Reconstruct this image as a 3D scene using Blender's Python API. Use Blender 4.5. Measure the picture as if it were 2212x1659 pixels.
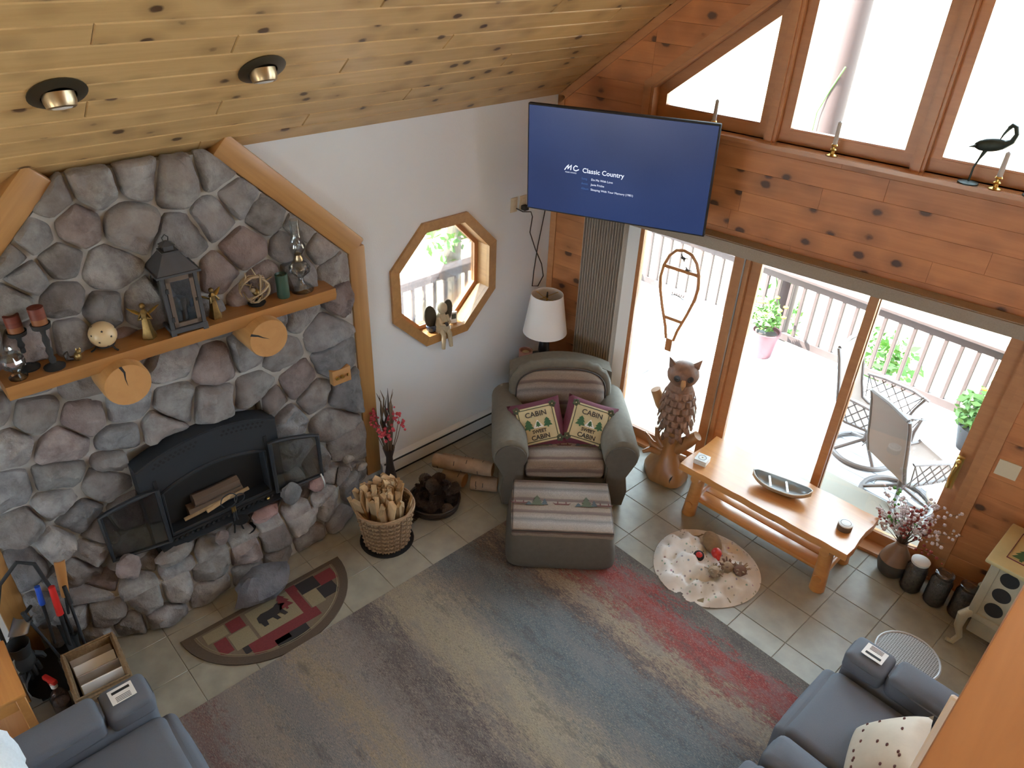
import bpy, bmesh, math, random
from mathutils import Vector, Matrix, noise as mnoise
random.seed(7)
sc = bpy.context.scene
for o in list(bpy.data.objects): bpy.data.objects.remove(o, do_unlink=True)
COL = sc.collection
R = math.radians
# ------------------------------------------------------------------ camera, light, exposure
cam_d = bpy.data.cameras.new('camera'); cam = bpy.data.objects.new('camera', cam_d); COL.objects.link(cam); sc.camera = cam
cam_d.sensor_fit = 'HORIZONTAL'; cam_d.sensor_width = 36.0; cam_d.lens = 36.0 * 1610.44 / 2212.0; cam_d.clip_start = 0.05; cam_d.clip_end = 300
_R = ((0.6759955474, 0.7360357526, 0.0357965189), (0.4161415607, -0.3412042672, -0.8428557703), (-0.6081580562, 0.5846631671, -0.5369476322))
cam.matrix_world = Matrix(((_R[0][0], -_R[1][0], -_R[2][0], 4.19609), (_R[0][1], -_R[1][1], -_R[2][1], -4.42646), (_R[0][2], -_R[1][2], -_R[2][2], 4.0), (0, 0, 0, 1)))
w = bpy.data.worlds.new('sky'); sc.world = w; w.use_nodes = True
_bg = w.node_tree.nodes['Background']; _bg.inputs[0].default_value = (0.68, 0.855, 1.0, 1); _bg.inputs[1].default_value = 3.6
sun_d = bpy.data.lights.new('sun', 'SUN'); sun_d.energy = 14.0; sun_d.angle = R(0.6); sun_d.color = (1.0, 0.98, 0.955)
sun = bpy.data.objects.new('sun', sun_d); COL.objects.link(sun)
sun.rotation_euler = Vector((0.45, 0.40, -0.80)).to_track_quat('-Z', 'Y').to_euler()
sc.view_settings.view_transform = 'Standard'; sc.view_settings.look = 'None'; sc.view_settings.gamma = 1.0
sc.view_settings.use_curve_mapping = False; sc.view_settings.exposure = 2.25
try:
    sc.cycles.use_denoising = True; sc.cycles.max_bounces = 10; sc.cycles.diffuse_bounces = 6; sc.cycles.transparent_max_bounces = 16; sc.cycles.sample_clamp_indirect = 8.0
    sc.cycles.caustics_reflective = False; sc.cycles.caustics_refractive = False
except Exception: pass

# ------------------------------------------------------------------ geometry helpers
class M:
    def __init__(s): s.v = []; s.f = []
    def add(s, vs, fs, mt=None):
        b = len(s.v)
        s.v += [tuple(mt @ Vector(p)) if mt else tuple(p) for p in vs]
        s.f += [tuple(b + i for i in f) for f in fs]
        return s
    def box(s, c, d, rot=None):
        x, y, z = d[0] / 2, d[1] / 2, d[2] / 2
        vs = [(-x, -y, -z), (x, -y, -z), (x, y, -z), (-x, y, -z), (-x, -y, z), (x, -y, z), (x, y, z), (-x, y, z)]
        fs = [(3, 2, 1, 0), (4, 5, 6, 7), (0, 1, 5, 4), (1, 2, 6, 5), (2, 3, 7, 6), (3, 0, 4, 7)]
        return s.add(vs, fs, T(c, rot))
    def rbox(s, c, d, r=0.02, seg=2, rot=None, bulge=0.0):
        bm = bmesh.new(); bmesh.ops.create_cube(bm, size=1)
        for v in bm.verts: v.co = Vector((v.co.x * d[0], v.co.y * d[1], v.co.z * d[2]))
        if bulge:
            bmesh.ops.subdivide_edges(bm, edges=bm.edges[:], cuts=3, use_grid_fill=True)
            for v in bm.verts:
                q = [abs(v.co[i]) / (d[i] / 2) for i in range(3)]
                k = [1 - q[i] ** 2 for i in range(3)]
                v.co.x += bulge * math.copysign(1, v.co.x) * (q[0] > .99) * k[1] * k[2]
                v.co.y += bulge * math.copysign(1, v.co.y) * (q[1] > .99) * k[0] * k[2]
                v.co.z += bulge * math.copysign(1, v.co.z) * (q[2] > .99) * k[0] * k[1]
            ed = [e for e in bm.edges if len(e.link_faces) == 2 and e.calc_face_angle() > 0.9]
        else: ed = bm.edges[:]
        r = min(r, min(d) * .49)
        bmesh.ops.bevel(bm, geom=ed, offset=r, segments=seg, profile=.5, affect='EDGES', clamp_overlap=True)
        bm.verts.index_update()
        s.add([v.co.copy() for v in bm.verts], [[v.index for v in f.verts] for f in bm.faces], T(c, rot)); bm.free(); return s
    def tube(s, pts, r, n=8, closed=False, caps=True, flat=None):
        pts = [Vector(p) for p in pts]; k = len(pts)
        rr = r if isinstance(r, (list, tuple)) else [r] * k
        rings = []; up = None
        for i, p in enumerate(pts):
            a = pts[i - 1] if (i or closed) else p; b = pts[(i + 1) % k] if (i < k - 1 or closed) else p
            t = (b - a).normalized() if (b - a).length > 1e-9 else Vector((0, 0, 1))
            if up is None:
                up = Vector((0, 0, 1)) if abs(t.z) < .9 else Vector((1, 0, 0))
            u = (up - t * up.dot(t))
            u = u.normalized() if u.length > 1e-6 else t.orthogonal().normalized()
            up = u; w_ = t.cross(u)
            fl = flat or 1.0
            rings.append([p + (u * math.cos(2 * math.pi * j / n) * fl + w_ * math.sin(2 * math.pi * j / n)) * rr[i] for j in range(n)])
        vs = [q for g in rings for q in g]; fs = []
        for i in range(k if closed else k - 1):
            a, b = i * n, ((i + 1) % k) * n
            for j in range(n): fs.append((a + j, a + (j + 1) % n, b + (j + 1) % n, b + j))
        if caps and not closed: fs += [tuple(reversed(range(n))), tuple((k - 1) * n + j for j in range(n))]
        return s.add(vs, fs)
    def cyl(s, a, b, r0, r1=None, n=16): return s.tube([a, b], [r0, r0 if r1 is None else r1], n)
    def lathe(s, prof, c=(0, 0, 0), n=24, rot=None, wob=None):
        k = len(prof); vs = []
        for r, z in prof:
            for j in range(n):
                a = 2 * math.pi * j / n; q = r * (wob(a, z) if wob else 1)
                vs.append((q * math.cos(a), q * math.sin(a), z))
        fs = []
        for i in range(k - 1):
            for j in range(n): fs.append((i * n + j, i * n + (j + 1) % n, (i + 1) * n + (j + 1) % n, (i + 1) * n + j))
        if prof[0][0] > 1e-5: fs.append(tuple(reversed(range(n))))
        if prof[-1][0] > 1e-5: fs.append(tuple((k - 1) * n + j for j in range(n)))
        return s.add(vs, fs, T(c, rot))
    def ball(s, c, r, n=14, m=9, rot=None, fn=None):
        if not isinstance(r, (tuple, list)): r = (r, r, r)
        vs = [(0, 0, -1)]; 
        for i in range(1, m):
            a = -math.pi / 2 + math.pi * i / m
            for j in range(n):
                b = 2 * math.pi * j / n; vs.append((math.cos(a) * math.cos(b), math.cos(a) * math.sin(b), math.sin(a)))
        vs.append((0, 0, 1)); top = len(vs) - 1; fs = []
        for j in range(n): fs.append((0, 1 + (j + 1) % n, 1 + j))
        for i in range(m - 2):
            for j in range(n):
                a = 1 + i * n; b = a + n; fs.append((a + j, a + (j + 1) % n, b + (j + 1) % n, b + j))
        a = 1 + (m - 2) * n
        for j in range(n): fs.append((a + j, a + (j + 1) % n, top))
        out = []
        for p in vs:
            k = fn(Vector(p)) if fn else 1.0
            out.append((p[0] * r[0] * k, p[1] * r[1] * k, p[2] * r[2] * k))
        return s.add(out, fs, T(c, rot))
    def prism(s, poly, h0, h1, fr=None):
        """poly [(u,v)], extruded from w=h0 to h1; fr maps (u,v,w) to a point"""
        fr = fr or (lambda u, v, w_: (u, v, w_))
        ar = sum(poly[i][0] * poly[(i + 1) % len(poly)][1] - poly[(i + 1) % len(poly)][0] * poly[i][1] for i in range(len(poly)))
        if ar < 0: poly = poly[::-1]
        n = len(poly)
        vs = [fr(u, v, h0) for u, v in poly] + [fr(u, v, h1) for u, v in poly]
        fs = [tuple(reversed(range(n))), tuple(range(n, 2 * n))] + [(i, (i + 1) % n, n + (i + 1) % n, n + i) for i in range(n)]
        return s.add(vs, fs)
    def grid(s, nu, nv, fn, closed_u=False):
        vs = [fn(i / (nu - (0 if closed_u else 1)), j / (nv - 1)) for j in range(nv) for i in range(nu)]; fs = []
        for j in range(nv - 1):
            for i in range(nu if closed_u else nu - 1):
                fs.append((j * nu + i, j * nu + (i + 1) % nu, (j + 1) * nu + (i + 1) % nu, (j + 1) * nu + i))
        return s.add(vs, fs)
    def build(s, name, mat, parent=None, loc=None, rot=None, smooth=True, ang=38, fix=True):
        me = bpy.data.meshes.new(name); me.from_pydata(s.v, [], s.f)
        if fix:
            bm = bmesh.new(); bm.from_mesh(me); bmesh.ops.recalc_face_normals(bm, faces=bm.faces); bm.to_mesh(me); bm.free()
        if smooth:
            me.polygons.foreach_set('use_smooth', [True] * len(me.polygons))
            try: me.set_sharp_from_angle(angle=R(ang))
            except Exception: pass
        if mat: me.materials.append(mat)
        o = bpy.data.objects.new(name, me); COL.objects.link(o)
        if parent is not None: o.parent = parent
        if loc is not None: o.location = loc
        if rot is not None: o.rotation_euler = rot
        return o
def T(c, rot=None):
    m = Matrix.Translation(Vector(c))
    if rot is not None:
        if isinstance(rot, (int, float)): m = m @ Matrix.Rotation(rot, 4, 'Z')
        elif isinstance(rot, Matrix): m = m @ rot.to_4x4()
        else:
            from mathutils import Euler
            m = m @ Euler(rot).to_matrix().to_4x4()
    return m
def tag(o, label=None, cat=None, group=None, kind=None):
    if label: o['label'] = label
    if cat: o['category'] = cat
    if group: o['group'] = group
    if kind: o['kind'] = kind
    return o
def thing(name, label, cat, loc=(0, 0, 0), rz=0, group=None):
    o = bpy.data.objects.new(name, None); COL.objects.link(o); o.location = loc; o.empty_display_size = .1
    o.rotation_euler = (0, 0, rz) if isinstance(rz, (int, float)) else rz
    return tag(o, label, cat, group)
def copy_tree(o, parent=None):
    c = o.copy(); COL.objects.link(c)
    if parent is not None: c.parent = parent
    for ch in list(o.children): copy_tree(ch, c)
    return c
def clip(poly, a, b, c):
    """keep a*u+b*v<=c"""
    out = []
    for i in range(len(poly)):
        p, q = poly[i], poly[(i + 1) % len(poly)]; dp = a * p[0] + b * p[1] - c; dq = a * q[0] + b * q[1] - c
        if dp <= 0: out.append(p)
        if dp * dq < 0: t = dp / (dp - dq); out.append((p[0] + (q[0] - p[0]) * t, p[1] + (q[1] - p[1]) * t))
    return out
def area(poly): return abs(sum(poly[i][0] * poly[(i + 1) % len(poly)][1] - poly[(i + 1) % len(poly)][0] * poly[i][1] for i in range(len(poly)))) / 2
def text_mesh(txt, size, italic=0.0, bold=0.0, align='LEFT', ext=0.0):
    cu = bpy.data.curves.new('t', 'FONT'); cu.body = txt; cu.size = size; cu.shear = italic; cu.offset = bold; cu.align_x = align; cu.extrude = ext; cu.resolution_u = 3
    ob = bpy.data.objects.new('t', cu); COL.objects.link(ob)
    bpy.context.view_layer.update()
    me = bpy.data.meshes.new_from_object(ob.evaluated_get(bpy.context.evaluated_depsgraph_get()))
    m = M(); m.v = [tuple(v.co) for v in me.vertices]; m.f = [tuple(p.vertices) for p in me.polygons]
    bpy.data.objects.remove(ob, do_unlink=True); bpy.data.curves.remove(cu); bpy.data.meshes.remove(me)
    return m
def nz(p, s=1.0, seed=0.0): return mnoise.noise(Vector((p[0] * s + seed * 13.7, p[1] * s + seed * 7.1, p[2] * s - seed * 3.3)))

# ------------------------------------------------------------------ materials
def nmat(name):
    m = bpy.data.materials.new(name); m.use_nodes = True; nt = m.node_tree; nt.nodes.clear()
    out = nt.nodes.new('ShaderNodeOutputMaterial'); b = nt.nodes.new('ShaderNodeBsdfPrincipled'); nt.links.new(b.outputs[0], out.inputs[0])
    return m, nt, b, out
def N(nt, t, **k):
    n = nt.nodes.new(t)
    for a, v in k.items():
        if a == 'inp':
            for i, x in v.items(): n.inputs[i].default_value = x
        else: setattr(n, a, v)
    return n
def L(nt, a, b): nt.links.new(a, b)
def rgba(c): return (c[0], c[1], c[2], 1)
def mixc(nt, fac, a, b, mode='MIX'):
    n = N(nt, 'ShaderNodeMix', data_type='RGBA', blend_type=mode)
    for sock, val in ((n.inputs[0], fac), (n.inputs[6], a), (n.inputs[7], b)):
        if hasattr(val, 'is_output') or isinstance(val, bpy.types.NodeSocket): L(nt, val, sock)
        elif isinstance(val, (tuple, list)): sock.default_value = rgba(val)
        else: sock.default_value = val
    return n.outputs[2]
def ramp(nt, fac, stops, interp='LINEAR'):
    n = N(nt, 'ShaderNodeValToRGB'); n.color_ramp.interpolation = interp; el = n.color_ramp.elements
    while len(el) < len(stops): el.new(.5)
    for e, (p, c) in zip(el, stops): e.position = p; e.color = rgba(c) if isinstance(c, (tuple, list)) else (c, c, c, 1)
    L(nt, fac, n.inputs[0]); return n.outputs[0]
def math_(nt, op, a, b=None, c=None):
    n = N(nt, 'ShaderNodeMath', operation=op)
    for i, v in enumerate((a, b, c)):
        if v is None: continue
        if isinstance(v, bpy.types.NodeSocket): L(nt, v, n.inputs[i])
        else: n.inputs[i].default_value = v
    return n.outputs[0]
def bumpn(nt, b, h, strength=.3, dist=.01):
    n = N(nt, 'ShaderNodeBump', inp={'Strength': strength, 'Distance': dist}); L(nt, h, n.inputs['Height']); L(nt, n.outputs[0], b.inputs['Normal'])
def coords(nt, scale=(1, 1, 1), rnd=True):
    tc = N(nt, 'ShaderNodeTexCoord'); mp = N(nt, 'ShaderNodeMapping'); mp.inputs['Scale'].default_value = scale
    L(nt, tc.outputs['Object'], mp.inputs['Vector'])
    oi = N(nt, 'ShaderNodeObjectInfo')
    if rnd:
        sc_ = N(nt, 'ShaderNodeVectorMath', operation='SCALE'); sc_.inputs[0].default_value = (37.0, 91.0, 53.0); L(nt, oi.outputs['Random'], sc_.inputs['Scale'])
        ad = N(nt, 'ShaderNodeVectorMath', operation='ADD'); L(nt, mp.outputs[0], ad.inputs[0]); L(nt, sc_.outputs[0], ad.inputs[1])
        return ad.outputs[0], oi.outputs['Random']
    return mp.outputs[0], oi.outputs['Random']
def flat(name, c, rough=.6, metal=0.0, var=.0, vscale=20, bump=0.0, bscale=60, spec=None, alpha=None, coat=0.0, trans=0.0):
    m, nt, b, out = nmat(name)
    b.inputs['Roughness'].default_value = rough; b.inputs['Metallic'].default_value = metal
    b.inputs['Base Color'].default_value = rgba(c)
    if spec is not None: b.inputs['Specular IOR Level'].default_value = spec
    if coat: b.inputs['Coat Weight'].default_value = coat
    if var or bump:
        v, rn = coords(nt)
        if var:
            n = N(nt, 'ShaderNodeTexNoise', inp={'Scale': vscale, 'Detail': 4.0}); L(nt, v, n.inputs['Vector'])
            L(nt, mixc(nt, n.outputs[0], tuple(x * (1 - var) for x in c), tuple(min(1, x * (1 + var)) for x in c)), b.inputs['Base Color'])
        if bump:
            n2 = N(nt, 'ShaderNodeTexNoise', inp={'Scale': bscale, 'Detail': 3.0}); L(nt, v, n2.inputs['Vector']); bumpn(nt, b, n2.outputs[0], bump, .004)
    if trans: b.inputs['Transmission Weight'].default_value = trans
    return m
def wood(name, light, dark, knot=(.06, .025, .012), grain=(1.2, 22, 22), knots=6.5, kr=.02, rough=.45, var=.22, rings=True, ax=0, coat=0.0, kamt=1.0):
    m, nt, b, out = nmat(name); b.inputs['Roughness'].default_value = rough
    if coat: b.inputs['Coat Weight'].default_value = coat; b.inputs['Coat Roughness'].default_value = .25
    g = list(grain)
    if ax == 1: g = [grain[1], grain[0], grain[2]]
    if ax == 2: g = [grain[1], grain[2], grain[0]]
    v, rn = coords(nt, g)
    n = N(nt, 'ShaderNodeTexNoise', inp={'Scale': 1.0, 'Detail': 5.0, 'Roughness': .6, 'Distortion': .6}); L(nt, v, n.inputs['Vector'])
    col = ramp(nt, n.outputs[0], [(.3, light), (.72, dark)])
    n3 = N(nt, 'ShaderNodeTexNoise', inp={'Scale': .12, 'Detail': 2.0}); L(nt, v, n3.inputs['Vector'])
    col = mixc(nt, math_(nt, 'MULTIPLY', n3.outputs[0], .5), col, tuple(x * .72 for x in light))
    hv = math_(nt, 'ADD', math_(nt, 'MULTIPLY', rn, var * 2), 1 - var)
    cm = N(nt, 'ShaderNodeCombineColor'); 
    for i in range(3): L(nt, hv, cm.inputs[i])
    col = mixc(nt, 1.0, col, cm.outputs[0], 'MULTIPLY')
    if knots:
        ks = [1, 1, 1]; ks[ax] = .72
        v2, _ = coords(nt, ks)
        vo = N(nt, 'ShaderNodeTexVoronoi', feature='F1', inp={'Scale': knots}); L(nt, v2, vo.inputs['Vector'])
        d = math_(nt, 'DIVIDE', vo.outputs['Distance'], knots)
        kn = N(nt, 'ShaderNodeTexNoise', inp={'Scale': 40.0, 'Detail': 2.0}); L(nt, v2, kn.inputs['Vector'])
        d = math_(nt, 'ADD', d, math_(nt, 'MULTIPLY', math_(nt, 'SUBTRACT', kn.outputs[0], .5), .012))
        halo = ramp(nt, math_(nt, 'DIVIDE', d, kr * 2.6), [(.3, 1.0), (1.0, 0.0)])
        col = mixc(nt, math_(nt, 'MULTIPLY', halo, .45 * kamt), col, tuple(.45 * x for x in dark))
        km = ramp(nt, math_(nt, 'DIVIDE', d, kr), [(.55, 1.0), (.85, 0.0)])
        col = mixc(nt, math_(nt, 'MULTIPLY', km, .92 * kamt), col, knot)
    L(nt, col, b.inputs['Base Color'])
    bumpn(nt, b, n.outputs[0], .12, .002)
    return m
def emit(name, c, s):
    m = bpy.data.materials.new(name); m.use_nodes = True; nt = m.node_tree; nt.nodes.clear()
    out = nt.nodes.new('ShaderNodeOutputMaterial'); e = nt.nodes.new('ShaderNodeEmission'); e.inputs[0].default_value = rgba(c); e.inputs[1].default_value = s; nt.links.new(e.outputs[0], out.inputs[0]); return m
def pane_mat(name, tint=(1, 1, 1), refl=.06, rough=.0):
    m = bpy.data.materials.new(name); m.use_nodes = True; nt = m.node_tree; nt.nodes.clear()
    out = nt.nodes.new('ShaderNodeOutputMaterial'); t = nt.nodes.new('ShaderNodeBsdfTransparent'); g = nt.nodes.new('ShaderNodeBsdfGlossy'); mx = nt.nodes.new('ShaderNodeMixShader')
    t.inputs[0].default_value = rgba(tint); g.inputs['Roughness'].default_value = rough; fr = nt.nodes.new('ShaderNodeFresnel'); fr.inputs[0].default_value = 1.45
    ml = N(nt, 'ShaderNodeMath', operation='MULTIPLY_ADD', inp={1: .8, 2: refl - .03}); L(nt, fr.outputs[0], ml.inputs[0]); L(nt, ml.outputs[0], mx.inputs[0])
    L(nt, t.outputs[0], mx.inputs[1]); L(nt, g.outputs[0], mx.inputs[2]); L(nt, mx.outputs[0], out.inputs[0]); return m
def stonemat(name, c1, c2, c3, scale=9, bump=.7):
    m, nt, b, out = nmat(name); b.inputs['Roughness'].default_value = .85
    v, rn = coords(nt)
    n = N(nt, 'ShaderNodeTexNoise', inp={'Scale': scale, 'Detail': 6.0, 'Roughness': .65}); L(nt, v, n.inputs['Vector'])
    n2 = N(nt, 'ShaderNodeTexNoise', inp={'Scale': scale * .35, 'Detail': 3.0}); L(nt, v, n2.inputs['Vector'])
    col = ramp(nt, n.outputs[0], [(.3, c2), (.55, c1), (.75, tuple(min(1, x * 1.25) for x in c1))])
    col = mixc(nt, ramp(nt, n2.outputs[0], [(.45, 0.0), (.7, .75)]), col, c3)
    hv = math_(nt, 'ADD', math_(nt, 'MULTIPLY', rn, .5), .72); cm = N(nt, 'ShaderNodeCombineColor')
    for i in range(3): L(nt, hv, cm.inputs[i])
    L(nt, mixc(nt, 1.0, col, cm.outputs[0], 'MULTIPLY'), b.inputs['Base Color'])
    n4 = N(nt, 'ShaderNodeTexNoise', inp={'Scale': scale * 3.5, 'Detail': 7.0, 'Roughness': .7}); L(nt, v, n4.inputs['Vector'])
    bumpn(nt, b, n4.outputs[0], bump, .05)
    return m

MT = {}
MT['ceil'] = wood('knotty_pine_ceiling', (.66, .44, .20), (.54, .33, .13), kr=.029, knots=6.8, rough=.42, var=.10, coat=.15)
MT['wall'] = wood('knotty_pine_wall', (.60, .245, .085), (.46, .165, .055), kr=.037, knots=6.6, rough=.42, var=.08, coat=.15)
MT['trim'] = wood('pine_trim', (.50, .27, .095), (.36, .175, .058), knots=3.0, kr=.012, rough=.4, var=.1, coat=.2)
MT['frame'] = wood('stained_window_frame', (.54, .25, .10), (.43, .18, .07), knots=0, rough=.4, var=.12, coat=.2)
MT['mantel'] = wood('mantel_pine', (.44, .21, .065), (.33, .14, .04), knots=2.2, kr=.01, rough=.35, var=.05, ax=1, coat=.3)
MT['logend'] = wood('log_end_grain', (.52, .27, .10), (.42, .2, .065), grain=(9, 9, 9), knots=0, rough=.55, var=.04)
MT['bench'] = wood('bench_pine', (.66, .30, .088), (.52, .205, .055), knots=2.6, kr=.014, rough=.28, var=.06, coat=.6)
MT['sill'] = wood('glossy_sill', (.54, .25, .10), (.43, .18, .07), knots=0, rough=.25, var=.05, coat=1.0)
MT['post'] = wood('post_fir', (.62, .26, .08), (.30, .10, .028), grain=(.8, 8, 8), knots=0, rough=.4, var=.02, ax=2, coat=.2)
MT['white'] = flat('white_plaster', (.72, .75, .775), .9, bump=.15, bscale=90)
MT['offwhite'] = flat('almond_plastic', (.62, .52, .36), .4)
MT['mortar'] = flat('mortar', (.40, .385, .36), .95, var=.2, vscale=12, bump=.5, bscale=50)
MT['stone'] = stonemat('fieldstone_grey', (.36, .345, .335), (.19, .17, .165), (.30, .24, .22))
MT['stone_b'] = stonemat('fieldstone_blue', (.285, .28, .285), (.15, .145, .15), (.26, .215, .205))
MT['stone_p'] = stonemat('fieldstone_rose', (.345, .285, .27), (.19, .145, .14), (.29, .205, .19))
MT['tile'] = flat('travertine_tile', (.32, .305, .25), .38, var=.32, vscale=9, bump=.08, bscale=25)
MT['grout'] = flat('grout', (.235, .215, .175), .9)
MT['black'] = flat('black_iron', (.026, .030, .036), .5, .2, bump=.1)
MT['blackmatte'] = flat('black_matte', (.012, .012, .013), .7)
MT['dkglass'] = pane_mat('smoky_glass', (.75, .78, .8), .08)
MT['glass'] = pane_mat('window_glass', (.97, .985, .98), .05)
MT['clear'] = pane_mat('clear_glass', (.90, .93, .93), .13)
MT['brass'] = flat('brass', (.62, .42, .13), .28, 1.0)
MT['gold'] = flat('aged_gold', (.24, .155, .055), .4, .8, var=.35, vscale=60)
MT['chrome'] = flat('brushed_metal', (.55, .53, .5), .3, 1.0)
MT['grey'] = flat('grey_upholstery', (.125, .140, .168), .85, var=.10, vscale=260, bump=.25, bscale=500)
MT['greydark'] = flat('grey_upholstery_seam', (.07, .078, .095), .9)
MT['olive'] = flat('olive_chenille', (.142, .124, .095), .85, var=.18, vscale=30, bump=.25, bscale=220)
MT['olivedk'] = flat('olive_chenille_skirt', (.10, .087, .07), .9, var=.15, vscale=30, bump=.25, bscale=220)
MT['burgundy'] = flat('burgundy_cloth', (.12, .024, .04), .85, var=.2, vscale=120)
MT['cream'] = flat('cream_cloth', (.55, .46, .27), .85, var=.12, vscale=18)
MT['paper'] = flat('white_paper', (.78, .78, .76), .7)
MT['lampshade'] = flat('lampshade_cloth', (.80, .75, .71), .8)
MT['red'] = flat('red_plastic', (.52, .022, .018), .35)
MT['blue'] = flat('blue_plastic', (.02, .075, .42), .35)
MT['orange'] = flat('tool_wood', (.45, .2, .06), .5)
MT['green'] = flat('leaf_green', (.10, .26, .05), .6, var=.35, vscale=9)
MT['wicker'] = flat('wicker', (.20, .12, .065), .7, var=.35, vscale=40)
MT['wickerlt'] = flat('wicker_light', (.33, .22, .13), .7, var=.4, vscale=40)
MT['split'] = wood('split_kindling', (.56, .39, .21), (.36, .21, .10), knots=0, rough=.75, var=.28, ax=2)
MT['birch'] = flat('birch_bark', (.38, .27, .19), .8, var=.4, vscale=14, bump=.3)
MT['cone'] = flat('pine_cone', (.075, .052, .038), .7, var=.6, vscale=80)
MT['char'] = wood('charred_firewood', (.16, .105, .07), (.07, .045, .032), knots=0, rough=.9, var=.2, ax=1)
MT['darkpot'] = flat('dark_pottery', (.035, .026, .022), .4)
MT['rose'] = stonemat('rose_quartz', (.40, .23, .22), (.25, .13, .13), (.5, .4, .37), 6)
MT['pale'] = stonemat('pale_pebble', (.5, .46, .42), (.36, .31, .28), (.42, .36, .33), 12)
MT['slate'] = stonemat('slate_boulder', (.19, .19, .215), (.11, .11, .13), (.17, .13, .13), 8)
# ------------------------------------------------------------------ the setting
AW = R(8.2057); CA, SA = math.cos(AW), math.sin(AW)
def FW(s_, z_, n_): return (s_ * CA - n_ * SA, s_ * SA + n_ * CA, z_)      # front wall: along, up, outward
ZE, SL, APEX = 2.805, 0.815, 4.6                                            # eave, ceiling pitch, prow apex along the wall
XA, YA = APEX * CA, APEX * SA
rake = lambda s_: ZE + SL * CA * s_
XR = 2 * XA
# floor with tiles
floor = tag(M().box((XR / 2, -4.2, -.0515), (XR + .6, 10.6, .1)).build('floor', MT['grout']), kind='structure')
TS = .3325; x0, y0 = .812 - 3 * TS, -.49 + 4 * TS
tl = M().rbox((0, 0, -.004), (TS - .0035, TS - .0035, .012), .0025, 1); tile0 = None
for i in range(14):
    for j in range(17):
        cx, cy = x0 + (i + .5) * TS, y0 - (j + .5) * TS
        if cx < -.1 or cx > 4.4 or cy > cx * math.tan(AW) + .12: continue
        if 1.3 < cx < 3.5 and -4.2 < cy < -1.2: continue          # under the rug
        if cy < -4.75 or (cx > 3.7 and cy < -1.3): continue
        if tile0 is None: tile0 = tl.build('tile', MT['tile'], floor, (cx, cy, 0)); tile0.matrix_parent_inverse.identity()
        else:
            t = tile0.copy(); COL.objects.link(t); t.location = (cx, cy, 0)
# ---- left wall with the octagon opening
OY, OZ = -1.157, 1.56
def octo(ap): 
    r = ap / math.cos(R(22.5)); return [(OY + r * math.cos(R(22.5 + 45 * k)), OZ + r * math.sin(R(22.5 + 45 * k))) for k in range(8)]
fx = lambda u, v, w_: (w_, u, v)
wl = M(); A = .62; OA = .47
def rect(a, b, c, d): return [(a, c), (b, c), (b, d), (a, d)]
wl.prism(rect(-9.4, OY - A, 0, ZE + .05), -.2, 0, fx).prism(rect(OY + A, .35, 0, ZE + .05), -.2, 0, fx)
wl.prism(rect(OY - A, OY + A, 0, OZ - A), -.2, 0, fx).prism(rect(OY - A, OY + A, OZ + A, ZE + .05), -.2, 0, fx)
ov = octo(OA); sq = [(OY + A, OZ + A), (OY - A, OZ + A), (OY - A, OZ - A), (OY + A, OZ - A)]
# octagon vertex k at angle 22.5+45k
wl.prism([ov[0], (OY + A, OZ + A), (OY + A, OZ - A), ov[7]], -.2, 0, fx).prism([ov[1], ov[2], sq[1], sq[0]], -.2, 0, fx)
wl.prism([ov[3], ov[4], sq[2], sq[1]], -.2, 0, fx).prism([ov[5], ov[6], sq[3], sq[2]], -.2, 0, fx)
for a, b, k in ((0, 1, 0), (2, 3, 1), (4, 5, 2), (6, 7, 3)): wl.prism([ov[a], sq[k], ov[b]], -.2, 0, fx)
wall_left = tag(wl.build('wall_left', MT['white'], smooth=False), kind='structure')
w5 = bpy.data.objects.new('window_5', None); COL.objects.link(w5); tag(w5, kind='structure'); w5.location = (0, 0, 0)
o1, o2, o3, o4, o5 = octo(.507), octo(.432), octo(.40), octo(.45), octo(.47)
for k in range(8):
    j = (k + 1) % 8
    M().prism([o1[k], o1[j], o2[j], o2[k]], -.012, .022, fx).build('casing_board', MT['trim'], w5)
    M().prism([o5[k], o5[j], o2[j], o2[k]], -.17, -.013, fx).build('jamb_board', MT['trim'], w5)
    M().prism([o2[k], o2[j], o3[j], o3[k]], -.165, -.125, fx).build('sash_rail', MT['frame'], w5)
M().prism(o3, -.150, -.144, fx).build('pane', MT['glass'], w5, smooth=False)
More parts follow.
